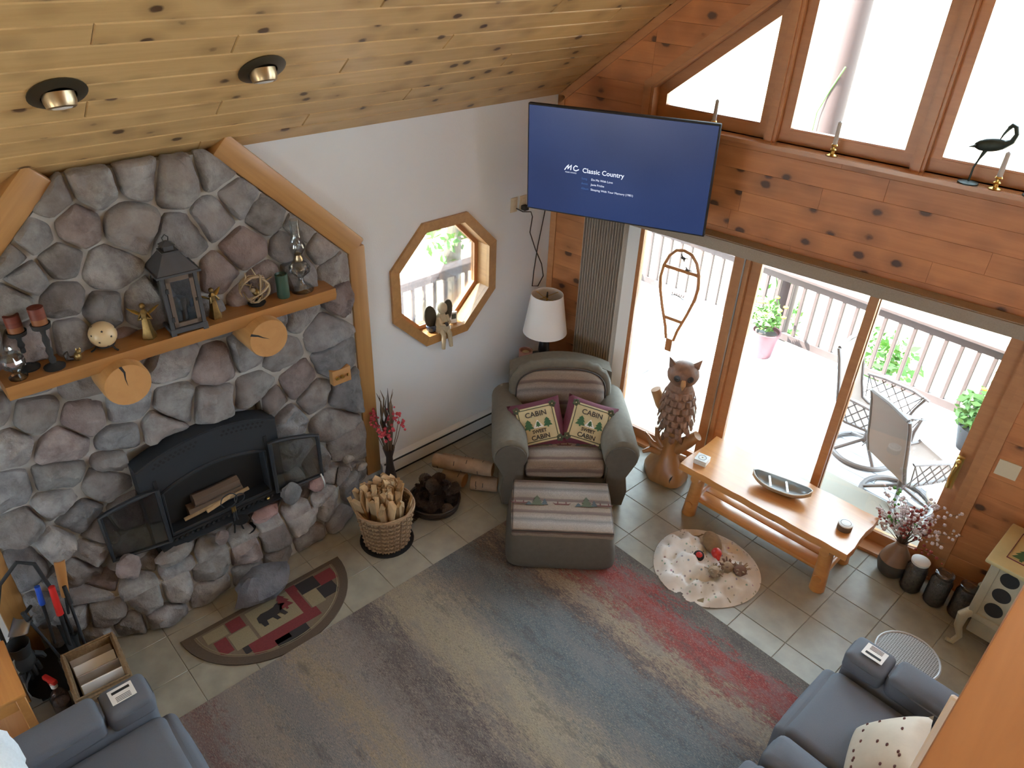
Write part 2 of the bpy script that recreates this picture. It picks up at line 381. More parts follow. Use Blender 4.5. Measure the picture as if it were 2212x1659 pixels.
# ---- front wall: slab, pine boards, prow return
WT = lambda s_: 3.05 + .807 * (s_ - .885)         # top of window openings
WB, DT, DL, DR, WL_, WR_ = 2.77, 2.08, .80, 3.56, .80, 4.44
sl = M()
sl.prism([(-.02, 0), (WL_, 0), (WL_, rake(WL_) + .03), (-.02, rake(0) + .02)], .02, .2, FW)
sl.prism(rect(WL_, DR, DT, WB), .02, .2, FW).prism(rect(DR, APEX, 0, WB), .02, .2, FW)
sl.prism([(WL_, WT(WL_)), (WR_, WT(WR_)), (WR_, rake(WR_) + .03), (WL_, rake(WL_) + .03)], .02, .2, FW)
sl.prism([(WR_, WB), (APEX, WB), (APEX, rake(APEX) + .03), (WR_, rake(WR_) + .03)], .02, .2, FW)
wall_front = tag(sl.build('wall_front', MT['frame'], smooth=False), kind='structure')
PW = .142
def plank(poly):
    if len(poly) < 3 or area(poly) < .004: return
    us = [p[0] for p in poly]; vs_ = [p[1] for p in poly]; cu, cv = (min(us) + max(us)) / 2, (min(vs_) + max(vs_)) / 2
    inn = [(p[0] - cu, p[1] - cv) for p in poly]
    def ins(d):
        out = []
        for p in inn: out.append((p[0] - math.copysign(min(d, abs(p[0])), p[0]), p[1] - math.copysign(min(d, abs(p[1])), p[1])))
        return out
    m = M(); a, b, c = ins(.0003), ins(.0003), ins(.0018); n = len(inn)
    vs = [(p[0], p[1], -.018) for p in a] + [(p[0], p[1], .0178) for p in b] + [(p[0], p[1], .019) for p in c]
    fs = [tuple(range(2 * n, 3 * n))] + [(k * n + i, k * n + (i + 1) % n, (k + 1) * n + (i + 1) % n, (k + 1) * n + i) for k in range(2) for i in range(n)]
    m.add(vs, fs)
    o = m.build('plank', MT['wall'], wall_front, smooth=False); o.location = FW(cu, cv, .0); 
    o.rotation_euler = (R(90), 0, AW); return o
rw = random.Random(3)
for k in range(46):
    z0, z1 = k * PW, (k + 1) * PW
    def put(a, b, lo=None, hi=None):
        cuts = [a]
        while b - cuts[-1] > 2.0: cuts.append(cuts[-1] + rw.uniform(1.0, 1.9))
        cuts.append(b)
        for p, q in zip(cuts, cuts[1:]):
            poly = rect(p, q, z0, z1)
            poly = clip(poly, -SL * CA, 1, ZE - .004)
            if lo: poly = clip(poly, lo[0], -1, -lo[1])
            plank(poly)
    if z1 <= DT + .001: put(.055, .78); put(DR + .06, APEX)
    elif z0 < DT < z1:
        z1s, z0s = z1, z0; put(.055, DL); put(DR, APEX); z0 = DT; put(DL, DR); z0 = z0s
    elif z1 <= WB + .001: put(.055, APEX)
    elif z0 < WB < z1:
        put(.055, WL_ - .02); put(WR_, APEX); zz = z1; z1 = WB - .026; put(WL_ - .02, WR_); z1 = zz
        plank
    else:
        put(.055, WL_ - .02); put(WR_, APEX)
        a = WL_ - .02
        poly = rect(a, WR_, z0, z1); poly = clip(poly, -SL * CA, 1, ZE - .004); poly = clip(poly, .807, -1, -(3.05 + .02 - .807 * .885)); plank(poly)
# corner board and rake board
tr1 = tag(M().prism(rect(0, .058, 0, ZE), -.03, .02, FW).build('trim_1', MT['frame']), kind='structure')
tag(M().prism([(0, ZE - .075), (APEX, rake(APEX) - .075), (APEX, rake(APEX)), (0, ZE)], -.03, .02, FW).build('trim_2', MT['frame']), kind='structure')
# windows (upper)
tag(M().prism(rect(WL_ - .05, WR_ + .05, WB - .026, WB), -.085, .15, FW).build('trim_3', MT['sill']), kind='structure')     # sill
tag(M().prism([(WL_ - .06, WB), (WL_ - .0, WB), (WL_ - .0, WT(WL_)), (WL_ - .06, WT(WL_ - .06) + .07)], -.035, .0, FW).build('trim_4', MT['frame']), kind='structure')
tag(M().prism([(WL_ - .06, WT(WL_ - .06)), (WR_, WT(WR_)), (WR_, WT(WR_) + .075), (WL_ - .06, WT(WL_ - .06) + .075)], -.035, .0, FW).build('trim_5', MT['frame']), kind='structure')
tag(M().prism([(WL_, WB), (WL_ + .02, WB), (WL_ + .02, WT(WL_ + .02)), (WL_, WT(WL_))], -.03, .15, FW).build('trim_6', MT['frame']), kind='structure')
tag(M().prism([(WL_, WT(WL_) - .02), (WR_, WT(WR_) - .02), (WR_, WT(WR_)), (WL_, WT(WL_))], -.03, .15, FW).build('trim_7', MT['frame']), kind='structure')
for k, (a, b) in enumerate(((.82, 1.66), (1.74, 2.58), (2.66, 3.50), (3.58, 4.42))):
    wn = bpy.data.objects.new('window_%d' % (k + 1), None); COL.objects.link(wn); tag(wn, kind='structure')
    e = .065; tp = lambda s_: WT(s_) - .02; gt = lambda s_: 2.934 + .807 * (s_ - .885); gb = 2.85
    def pc(poly, nm='sash_rail', n0=.055, n1=.12): M().prism(poly, n0, n1, FW).build(nm, MT['frame'], wn)
    pc(rect(a, b, WB, gb)); pc([(a, gb), (a + e, gb), (a + e, gt(a + e)), (a, tp(a))], 'sash_stile'); pc([(b - e, gb), (b, gb), (b, tp(b)), (b - e, gt(b - e))], 'sash_stile')
    pc([(a, tp(a)), (a + e, gt(a + e)), (b - e, gt(b - e)), (b, tp(b))])
    pc([(a + e, gb), (b - e, gb), (b - e, gb + .012), (a + e, gb + .012)], 'glazing_bead', .06, .1)
    M().prism([(a + e, gb), (b - e, gb), (b - e, gt(b - e)), (a + e, gt(a + e))], .085, .09, FW).build('pane', MT['glass'], wn, smooth=False)
for k, s_ in enumerate((1.70, 2.62, 3.54)):
    mu = M().prism([(s_ - .04, WB), (s_ + .04, WB), (s_ + .04, WT(s_ + .04) - .02), (s_ - .04, WT(s_ - .04) - .02)], .0, .15, FW)
    mu.prism([(s_ - .022, WB), (s_ + .022, WB), (s_ + .022, WT(s_ + .02) - .02), (s_ - .022, WT(s_ - .02) - .02)], -.022, .0, FW)
    tag(mu.build('trim_%d' % (8 + k), MT['frame']), kind='structure')
# ---- patio door
d1 = bpy.data.objects.new('door_1', None); COL.objects.link(d1); tag(d1, kind='structure')
def dpc(poly, nm, n0, n1, m_='frame', par=None): return M().prism(poly, n0, n1, FW).build(nm, MT[m_], par or d1)
dpc(rect(DL, DL + .035, 0, DT), 'jamb_board', -.03, .15); dpc(rect(DR - .05, DR, 0, DT), 'jamb_board', -.03, .15); dpc(rect(DL, DR, DT - .05, DT), 'head_board', -.03, .15)
dpc(rect(DL, DR, 0, .03), 'threshold', -.05, .16)
dpc(rect(DR, DR + .06, 0, DT + .04), 'casing_board', -.035, .02)
for a, b, n0, la, lb in ((.835, 1.70, .02, .04, .07), (1.765, 2.65, .02, .075, .06), (2.60, 3.51, .075, .056, .09)):
    st = dpc(rect(a, b, .03, .12), 'sash', n0, n0 + .05)
    for poly in (rect(a, b, 1.975, DT - .05), rect(a, a + la, .12, 1.975), rect(b - lb, b, .12, 1.975)): dpc(poly, 'sash_rail', n0, n0 + .05, 'frame', st)
    dpc(rect(a + la, b - lb, .12, 1.975), 'pane', n0 + .022, n0 + .027, 'glass', st)
dpc(rect(1.70, 1.765, 0, DT), 'mullion', -.02, .12); dpc(rect(1.722, 1.732, .03, 1.98), 'metal_strip', -.03, -.019, 'chrome')
hd = M().tube([FW(3.44, .80, -.0), FW(3.44, .82, -.05), FW(3.43, .90, -.065), FW(3.44, .99, -.05), FW(3.44, 1.01, 0)], .011, 8); hd.prism(rect(3.42, 3.465, .78, 1.04), -.004, .02, FW)
hd.ball(FW(3.44, 1.02, -.03), .018); tag(hd.build('handle', MT['brass'], d1), 'brass lever handle')
# ---- ceiling: boards on the left slope, slab beyond
ux, uz = 1 / math.hypot(1, SL), SL / math.hypot(1, SL); LS = math.hypot(1, SL); PWC = .1385
cpt = lambda d, y, h: (d * ux - h * uz, y, ZE + d * uz + h * ux)
YB = -9.4
cl = M(); nmx = XA * LS
wy = lambda x: x * math.tan(AW) + .2
P = [cpt(-.75, YB, .03), cpt(nmx, YB, .03), cpt(nmx, wy(XA), .03), cpt(-.75, wy(0) - .05, .03)]; Q = [(p[0] - uz * .2, p[1], p[2] + ux * .2) for p in P]
# roof's unseen eave and gable overhangs, extended to block the sun
P[2] = cpt(nmx, wy(XA) + .55, .03); P[3] = cpt(-.75, wy(0) + .5, .03); Q = [(p[0] - uz * .2, p[1], p[2] + ux * .2) for p in P]
cl.add(P + Q, [(0, 1, 2, 3), (7, 6, 5, 4), (0, 4, 5, 1), (1, 5, 6, 2), (2, 6, 7, 3), (3, 7, 4, 0)])
mir = [(2 * XA - p[0], p[1], p[2]) for p in P + Q]
cl.add(mir, [(0, 1, 2, 3), (7, 6, 5, 4), (0, 4, 5, 1), (1, 5, 6, 2), (2, 6, 7, 3), (3, 7, 4, 0)])
ceiling = tag(cl.build('ceiling', MT['ceil'], smooth=False), kind='structure')
JT = {0: [-2.88], 1: [-2.28], 2: [-1.64], 3: [-2.86], 4: [-3.49, -1.03], 5: [-2.26], 6: [-1.66], 7: [-2.92, -.41], 8: [-3.51, -1.04], 9: [-2.27], 10: [-3.5, -1.65], 11: [-2.9]}
for k in range(14):
    d0, d1_ = k * PWC, (k + 1) * PWC; yend = (d0 + d1_) / 2 * ux * math.tan(AW) - .03
    cuts = [-6.2] + sorted(JT.get(k, [-2.3])) + [yend]
    for a, b in zip(cuts, cuts[1:]):
        hw, hl = PWC / 2, (b - a) / 2; m = M(); vs = []
        for e, h in ((.0006, .028), (.0006, .004), (.006, -.001)):
            vs += [(-hl + e, -hw + e, h), (hl - e, -hw + e, h), (hl - e, hw - e, h), (-hl + e, hw - e, h)]
        fs = [(8, 9, 10, 11)] + [(q * 4 + i, q * 4 + (i + 1) % 4, q * 4 + 4 + (i + 1) % 4, q * 4 + 4 + i) for q in range(2) for i in range(4)]
        o = m.add(vs, fs).build('plank', MT['ceil'], ceiling, smooth=False)
        rx = Vector((0, 1, 0)); n_ = Vector((-uz, 0, ux)); ry = n_.cross(rx)
        o.matrix_local = Matrix(((rx.x, ry.x, n_.x, 0), (rx.y, ry.y, n_.y, 0), (rx.z, ry.z, n_.z, 0), (0, 0, 0, 1)))
        o.location = cpt((d0 + d1_) / 2, (a + b) / 2, 0)
# ---- the rest of the house, out of view
FR = lambda s_, z_, n_: (2 * XA - FW(s_, z_, n_)[0], FW(s_, z_, n_)[1], z_)
rr = M().prism([(-.02, 0), (WL_, 0), (WL_, rake(WL_) + .03), (-.02, rake(0) + .02)], .0, .2, FR).prism(rect(WL_, APEX, 0, WB), 0, .2, FR)
rr.prism([(WL_, WT(WL_)), (WR_, WT(WR_)), (WR_, rake(WR_) + .03), (WL_, rake(WL_) + .03)], 0, .2, FR).prism([(WR_, WB), (APEX, WB), (APEX, rake(APEX) + .03), (WR_, rake(WR_) + .03)], 0, .2, FR)
for s_ in (1.70, 2.62, 3.54): rr.prism(rect(s_ - .1, s_ + .1, WB, WT(s_)), 0, .15, FR)
tag(rr.build('wall_front_far', MT['wall'], smooth=False), kind='structure')
tag(M().box((XR + .1, -4.6, ZE / 2), (.2, 10.2, ZE + .1)).build('wall_right', MT['white'], smooth=False), kind='structure')
bw = M()
BX = [0, 1.2, 3.0, 6.2, 8.0, XR]
for a, b, lo, hi in ((0, 1.2, 0, 9), (1.2, 3.0, 0, .9), (1.2, 3.0, 2.3, 9), (3.0, 6.2, 0, 9), (6.2, 8.0, 0, .9), (6.2, 8.0, 2.3, 9), (8.0, XR, 0, 9)):  # unseen window gaps added in the back wall for fill light
    poly = [(a, lo), (b, lo), (b, min(hi, ZE + SL * min(b, XR - b) + .05)), (a, min(hi, ZE + SL * min(a, XR - a) + .05))]
    if a < XA < b: poly = [(a, lo), (b, lo), (b, ZE + SL * (XR - b) + .05), (XA, ZE + SL * XA + .05), (a, ZE + SL * a + .05)]
    bw.prism(poly, 9.2, 9.4, lambda u, v, w_: (u, -w_, v))
tag(bw.build('wall_back', MT['white'], smooth=False), kind='structure')
# ---- baseboard heater on the left wall
hx = thing('baseboard_heater', 'long low white electric baseboard heater along the white wall', 'heater', (0, -1.0, 0))
M().prism([(.002, .02), (.06, .02), (.068, .05), (.068, .13), (.05, .15), (.002, .155)], -.88, .9, lambda u, v, w_: (u, w_, v)).build('cover', MT['white'], hx)
M().box((.064, 0, .135), (.012, 1.72, .014), (0, R(-40), 0)).build('top_slot', MT['blackmatte'], hx); M().box((.045, 0, .012), (.03, 1.74, .02)).build('bottom_slot', MT['blackmatte'], hx)
# ------------------------------------------------------------------ stone fireplace
FCY = -3.22
fp = thing('stone_fireplace', 'fieldstone fireplace wall with rough stone hearth and pale mortar', 'fireplace', (0, 0, 0))
out = [(-4.42, 0), (-2.04, 0), (-2.04, 2.03), (-2.86, 2.86), (-3.59, 2.86), (-4.42, 2.03)]
body = M()
IN = (-3.66, -2.80, .44, 1.19)                                     # firebox hole y0,y1,z0,z1
for poly in ([(-4.42, 0), (IN[0], 0), (IN[0], 2.03), (-4.42, 2.03)], [(IN[1], 0), (-2.04, 0), (-2.04, 2.03), (IN[1], 2.03)], [(IN[0], 0), (IN[1], 0), (IN[1], IN[2]), (IN[0], IN[2])],
             [(IN[0], IN[3]), (IN[1], IN[3]), (IN[1], 2.03), (IN[0], 2.03)], [(-4.42, 2.03), (-2.04, 2.03), (-2.86, 2.83), (-3.59, 2.83)]):
    body.prism(poly, .002, .10, fx)
body.build('mortar_body', MT['mortar'], fp, smooth=False)
def stone(poly2, frm, depth, seed, name='stone', mt=None, par=None, gap=.0075):
    """one rounded fieldstone from a cell polygon; frm(u,v,w)"""
    if len(poly2) < 3: return None
    cu = sum(p[0] for p in poly2) / len(poly2); cv = sum(p[1] for p in poly2) / len(poly2)
    # resample outline, round the corners
    pts = []
    n = len(poly2); per = sum(math.dist(poly2[i], poly2[(i + 1) % n]) for i in range(n)); K = 30; acc = 0; i = 0; tgt = 0
    seg = [(poly2[i], poly2[(i + 1) % n]) for i in range(n)]
    for k in range(K):
        d = per * k / K
        for a, b in seg:
            l = math.dist(a, b)
            if d <= l: pts.append((a[0] + (b[0] - a[0]) * d / l, a[1] + (b[1] - a[1]) * d / l)); break
            d -= l
        else: pts.append(seg[-1][1])
    K = len(pts)
    pts = [((pts[k - 1][0] + 3 * pts[k][0] + pts[(k + 1) % K][0]) / 5, (pts[k - 1][1] + 3 * pts[k][1] + pts[(k + 1) % K][1]) / 5) for k in range(K)]
    rad = sum(math.dist(p, (cu, cv)) for p in pts) / K
    sh = 1 - gap / max(rad, .02)
    pts = [(cu + (p[0] - cu) * (sh + .06 * nz((p[0] * 14, p[1] * 14, seed), 1)), cv + (p[1] - cv) * (sh + .06 * nz((p[0] * 14, p[1] * 14, seed + 4), 1))) for p in pts]
    dp = depth * min(1, .45 + .55 * rad / .12) * random.uniform(.8, 1.25)
    pls = [(random.uniform(0, 6.28), random.uniform(.82, 1.25), random.uniform(.25, .85)) for _ in range(6)]
    def hgt(u, v):
        x, y = (u - cu) / rad, (v - cv) / rad
        return min(1.05, min(c - (math.cos(a) * x + math.sin(a) * y) * q for a, c, q in pls))
    vs = []; rings = [(1.0, None), (.985, .42), (.93, .80), (.80, 1.0), (.62, 1.0), (.42, 1.0), (.2, 1.0)]
    for q, h in rings:
        for p in pts:
            u, v = cu + (p[0] - cu) * q, cv + (p[1] - cv) * q
            hh = -.02 if h is None else h * dp * (hgt(u, v) + .30 * nz((u * 11, v * 11, seed * 3.1), 1.0) + .16 * nz((u * 30, v * 30, seed), 1))
            vs.append(frm(u, v, max(hh, -.02)))
    vs.append(frm(cu, cv, dp * (hgt(cu, cv) + .3 * nz((cu * 11, cv * 11, seed * 3.1), 1))))
    fs = []
    for r_ in range(len(rings) - 1):
        for k in range(K): fs.append((r_ * K + k, r_ * K + (k + 1) % K, (r_ + 1) * K + (k + 1) % K, (r_ + 1) * K + k))
    b = (len(rings) - 1) * K
    for k in range(K): fs.append((b + k, b + (k + 1) % K, len(vs) - 1))
    m = mt or random.choices(['stone', 'stone_b', 'stone_p'], [.72, .14, .14])[0]
    # object origin at the stone's own middle
    c = Vector(frm(cu, cv, 0)); M_ = M().add([tuple(Vector(p) - c) for p in vs], fs)
    o = M_.build(name, MT[m], par or fp, ang=32); o.location = c; return o
SEEDS = [(-3.67, 2.73), (-3.44, 2.76), (-3.25, 2.78), (-3.04, 2.71), (-2.82, 2.73), (-2.74, 2.56), (-2.58, 2.43), (-3.58, 2.58), (-3.34, 2.53), (-2.88, 2.48), (-3.08, 2.4), (-2.74, 2.25), (-2.37, 2.28), (-2.24, 2.14), (-2.45, 2.2), (-2.43, 2.03), (-3.78, 2.58), (-3.92, 2.5), (-3.86, 2.37), (-3.7, 2.42), (-3.5, 2.33), (-3.95, 2.28), (-3.74, 2.22), (-3.57, 2.1), (-3.37, 2.06), (-2.93, 2.12), (-2.64, 2.01), (-2.16, 1.95), (-2.14, 1.76), (-3.75, 2.02), (-2.8, 1.92), (-2.3, 1.55), (-2.26, 1.32), (-2.82, 1.58), (-3.05, 1.55), (-2.61, 1.48), (-2.52, 1.24), (-3.28, 1.68), (-3.14, 2.14), (-3.92, 2.04), (-3.51, 1.86), (-3.02, 1.91), (-4.04, 1.64), (-3.8, 1.52), (-3.6, 1.5), (-3.32, 1.39), (-3.11, 1.34), (-2.82, 1.28), (-2.41, 1.07), (-2.2, 1.0), (-4.2, 1.5), (-3.96, 1.38), (-3.67, 1.29), (-3.44, 1.27), (-2.65, .94), (-2.33, .8), (-4.03, 1.2), (-3.81, 1.05), (-4.28, 1.22), (-4.09, 1.04), (-2.62, .66), (-2.26, .53), (-2.68, .45), (-4.28, .98), (-4.01, .88), (-3.91, .72), (-4.17, .77), (-3.98, .62), (-3.77, .75), (-4.13, .5), (-4.33, .73), (-4.2, 1.72), (-2.35, .33), (-4.0, 1.84), (-3.76, 1.74), (-4.2, 1.95), (-2.45, 1.72), (-4.18, 2.15), (-2.63, 1.75), (-2.48, .5), (-4.34, .3), (-3.8, .5), (-3.72, 1.16), (-4.1, .25), (-2.75, 1.16)]
for i, (sy, sz) in enumerate(SEEDS):
    poly = list(out)
    for j, (ty, tz) in enumerate(SEEDS):
        if i == j: continue
        a, b = ty - sy, tz - sz; poly = clip(poly, a, b, (a * (ty + sy) + b * (tz + sz)) / 2)
        if not poly: break
    if not poly: continue
    # keep off the insert
    ds = [(IN[0] - .03 - sy, (1, 0, IN[0] - .0)), (sy - IN[1] - .03, (-1, 0, -IN[1] + .0)), (sz - IN[3], (0, -1, -IN[3])), (IN[2] - sz, (0, 1, IN[2]))]
    d, cl_ = max(ds, key=lambda q: q[0]); poly = clip(poly, *cl_)
    poly = clip(poly, 0, -1, -.12)
    if len(poly) > 2 and area(poly) > .002:
        mt = {36: 'stone_p', 11: 'stone_p', 51: 'stone_p', 43: 'stone_p', 44: 'stone_b', 18: 'stone_b', 58: 'stone_b'}.get(i)
        stone(poly, lambda u, v, w_: (.095 + w_, u, v), .085 if sz > 1.2 else .095, i * 1.37, mt=mt)
# hearth: a low curved ledge of stones
HB = [(.10, -2.17), (.20, -2.25), (.29, -2.39), (.34, -2.63), (.36, -2.94), (.365, -3.22), (.37, -3.50), (.37, -3.80), (.30, -4.02), (.18, -4.22), (.10, -4.36)]
hc = M(); ht = .33
hl = [0]
for a, b in zip(HB, HB[1:]): hl.append(hl[-1] + math.dist(a, b))
def hb(s_):
    s_ = max(0, min(hl[-1] - 1e-6, s_))
    for k in range(len(HB) - 1):
        if s_ <= hl[k + 1]:
            t = (s_ - hl[k]) / (hl[k + 1] - hl[k]); a, b = HB[k], HB[k + 1]
            # smoothed normal
            ta = Vector((b[0] - a[0], b[1] - a[1])).normalized(); return a[0] + (b[0] - a[0]) * t, a[1] + (b[1] - a[1]) * t, -ta.y, ta.x
    return HB[-1][0], HB[-1][1], 1, 0
htop = lambda y: .33
n = len(HB)
hc.add([(x, y, 0) for x, y in HB] + [(x - .03, y, htop(y)) for x, y in HB] + [(.09, y, htop(y) + .08) for x, y in HB], [(i, i + 1, n + i + 1, n + i) for i in range(n - 1)] + [(n + i, n + i + 1, 2 * n + i + 1, 2 * n + i) for i in range(n - 1)])
hc.build('hearth_core', MT['mortar'], fp)
def hfront(u, v, w_):
    x, y, nx, ny = hb(u)
    k = v / ht
    return (x + nx * w_ - .03 * k, y + ny * w_, v)
hs = []
rh = random.Random(11); u = .08; row = 0
for row, (z_, st) in enumerate(((.075, .25), (.235, .23))):
    u = .06 + row * .12
    while u < hl[-1]: hs.append((u + rh.uniform(-.03, .03), z_ + rh.uniform(-.03, .03))); u += st * rh.uniform(.75, 1.25)
for i, (a_, b_) in enumerate(hs):
    poly = rect(0, hl[-1], .0, .335)
    for j, (c_, d_) in enumerate(hs):
        if i != j: a, b = c_ - a_, d_ - b_; poly = clip(poly, a, b, (a * (c_ + a_) + b * (d_ + b_)) / 2)
    if len(poly) > 2: stone(poly, hfront, .075, i * 2.3 + 50)
hs = []; y_ = -2.3
while y_ > -4.25: hs.append((y_, rh.uniform(.24, .30))); y_ -= rh.uniform(.19, .27)
hs += [(y + .1, .15) for y, _ in hs]
for i, (a_, b_) in enumerate(hs):
    poly = rect(-4.33, -2.22, .10, .36)
    if a_ > -2.6: poly = clip(poly, .42, 1, .42 * -2.25 + .22)
    if a_ < -3.9: poly = clip(poly, -.42, 1, -.42 * -4.25 + .2)
    for j, (c_, d_) in enumerate(hs):
        if i != j: a, b = c_ - a_, d_ - b_; poly = clip(poly, a, b, (a * (c_ + a_) + b * (d_ + b_)) / 2)
    if len(poly) > 2 and area(poly) > .002: stone(poly, lambda u, v, w_: (v, u, htop(u) + .08 - (v - .09) * .28 + w_), .04, i * 3.1 + 90)
# timber surround
def timber(name, a, b, w0, x1=.115):
    d = Vector((b[0] - a[0], b[1] - a[1])); l = d.length; ang = math.atan2(d.y, d.x)
    m = M().rbox((0, 0, 0), (l, w0, x1), .012, 2)
    o = m.build(name, MT['trim']); rx = Vector((0, d.x, d.y)).normalized(); rz = Vector((1, 0, 0)); ry = rz.cross(rx)
    o.matrix_world = Matrix(((rx.x, ry.x, rz.x, x1 / 2), (rx.y, ry.y, rz.y, (a[0] + b[0]) / 2), (rx.z, ry.z, rz.z, (a[1] + b[1]) / 2), (0, 0, 0, 1)))
    tag(o, kind='structure')
timber('trim_11', (-1.985, .15), (-1.985, 2.075), .13); timber('trim_12', (-1.97, 2.06), (-2.78, 2.865), .145)
timber('trim_13', (-4.475, .02), (-4.475, 2.075), .13); timber('trim_14', (-4.49, 2.06), (-3.67, 2.865), .145)
# ------------------------------------------------------------------ fireplace insert
ins = thing('fireplace_insert', 'black cast iron arched fireplace insert with its two glass doors open', 'fireplace insert', (.13, FCY, .44))
W2, TH = .45, .66
arc = [(-W2 * math.cos(math.pi * k / 14) if False else -W2 + 2 * W2 * k / 14, TH + .10 * (1 - ((k - 7) / 7) ** 2)) for k in range(15)]
oa = [(-W2, 0)] + arc + [(W2, 0)]
hi_ = [(-.34 + .68 * k / 10, .44 + .075 * (1 - ((k - 5) / 5) ** 2)) for k in range(11)]
ia = [(-.34, .10)] + hi_ + [(.34, .10)]
fi = lambda u, v, w_: (w_, u, v)
sf = M()
def ring(outer, inner, w0, w1, m):
    n = len(outer); k = len(inner)
    # resample inner to match the outer count
    inn = [inner[min(k - 1, round(i * (k - 1) / (n - 1)))] for i in range(n)]
    for i in range(n):
        j = (i + 1) % n; m.add([fi(*outer[i], w0), fi(*outer[j], w0), fi(*inn[j], w0), fi(*inn[i], w0), fi(*outer[i], w1), fi(*outer[j], w1), fi(*inn[j], w1), fi(*inn[i], w1)], [(4, 5, 6, 7), (0, 4, 5, 1)[::-1], (3, 7, 6, 2), (0, 3, 2, 1)])
ring(oa, ia, -.04, .085, sf); sf.build('surround', MT['black'], ins, smooth=False)
fbx = M().box((-.02, 0, .30), (.012, .74, .52)); fbx.box((.04, 0, .085), (.14, .72, .015)); fbx.box((.03, -.36, .3), (.12, .02, .5)); fbx.box((.03, .36, .3), (.12, .02, .5)); fbx.build('firebox', MT['blackmatte'], ins)
rim = M(); rim.tube([(.09, p[0], p[1]) for p in ia], .012, 6, closed=True); rim.build('opening_rim', MT['black'], ins)
edge = M(); edge.tube([(.088, p[0] * .985, p[1] - .012) for p in arc], .009, 6); edge.build('arch_moulding', MT['black'], ins)
for sgn in (-1, 1):
    g = M()
    for k in range(9):
        y = sgn * (.09 + k * .032); z = TH - .012 + .085 * (1 - (y / W2) ** 2) - .045
        for dz in (0, .024): g.box((.083, y + (dz > 0) * .016, z + dz), (.008, .015, .015), (R(45), 0, 0))
    g.build('vent_grille', MT['blackmatte'], ins)
gl = M(); gl.box((.10, 0, .035), (.07, .86, .014), (0, R(12), 0)); gl.build('bottom_lip', MT['black'], ins)
lg = M()
for k in range(20):
    for q in range(2): lg.box((.10, -.33 + k * .035, .018 + q * .03 + .01), (.01, .018, .018), (R(45), 0, 0))
lg.build('lower_grille', MT['blackmatte'], ins)
M().ball((.115, .30, .06), .012).build('damper_knob', MT['brass'], ins)
def insert_door(y, ang, nm):
    # local: hinge at origin, door runs along +u ; arched top
    top = [(.025 + .30 * k / 6, (.37 + .07 * math.sin(math.pi / 2 * (1 - k / 6))) if nm == 'r' else 0) for k in range(7)]
    frm = [(.0, .0)] + [(0 + .33 * k / 6, .42 - .07 * (k / 6) ** 1.6) for k in range(7)] + [(.33, 0)]
    d = thing('door_frame', None, None) if False else M()
    d.tube([(p[0], 0, p[1]) for p in frm], .0155, 8, closed=True)
    o = d.build('door', MT['black'], ins, (.125, y, .09), (0, 0, ang))
    M().prism(frm, -.003, .003, lambda u, v, w_: (u, w_, v)).build('pane', MT['dkglass'], o, smooth=False)
    h = M(); h.tube([(.315, -.012, .02), (.32, -.05, -.02), (.32, -.06, -.075)], .006, 6); tag(h.build('handle', MT['chrome'], o), 'chrome coil handle')
    return o
insert_door(-.37, R(-100), 'l'); insert_door(.37, R(84), 'r')
for i, (p, q, r_) in enumerate((((.0, -.20, .155), (.0, .17, .155), .05), ((.03, -.16, .24), (.03, .15, .25), .045), ((.045, -.24, .135), (.06, .2, .175), .013), ((.07, -.10, .14), (.05, .1, .17), .014))):
    m = M(); pp = [Vector(p).lerp(Vector(q), t / 5) for t in range(6)]
    m.tube([tuple(v + Vector((0, 0, .006 * nz(v, 20, i)))) for v in pp], [r_ * (1 + .15 * nz(v, 9, i + 3)) for v in pp], 7)
    o = m.build('firewood_log', MT['char' if i < 2 else 'split'], None, (.13, FCY, .44), smooth=False)
    tag(o, ['thick split log lying at the bottom of the fireplace insert', 'split log stacked on top inside the fireplace insert', 'long thin pale kindling stick slanting across the firebox opening', 'short pale kindling stick in the middle of the firebox'][i], 'firewood', 'wood laid inside the insert')
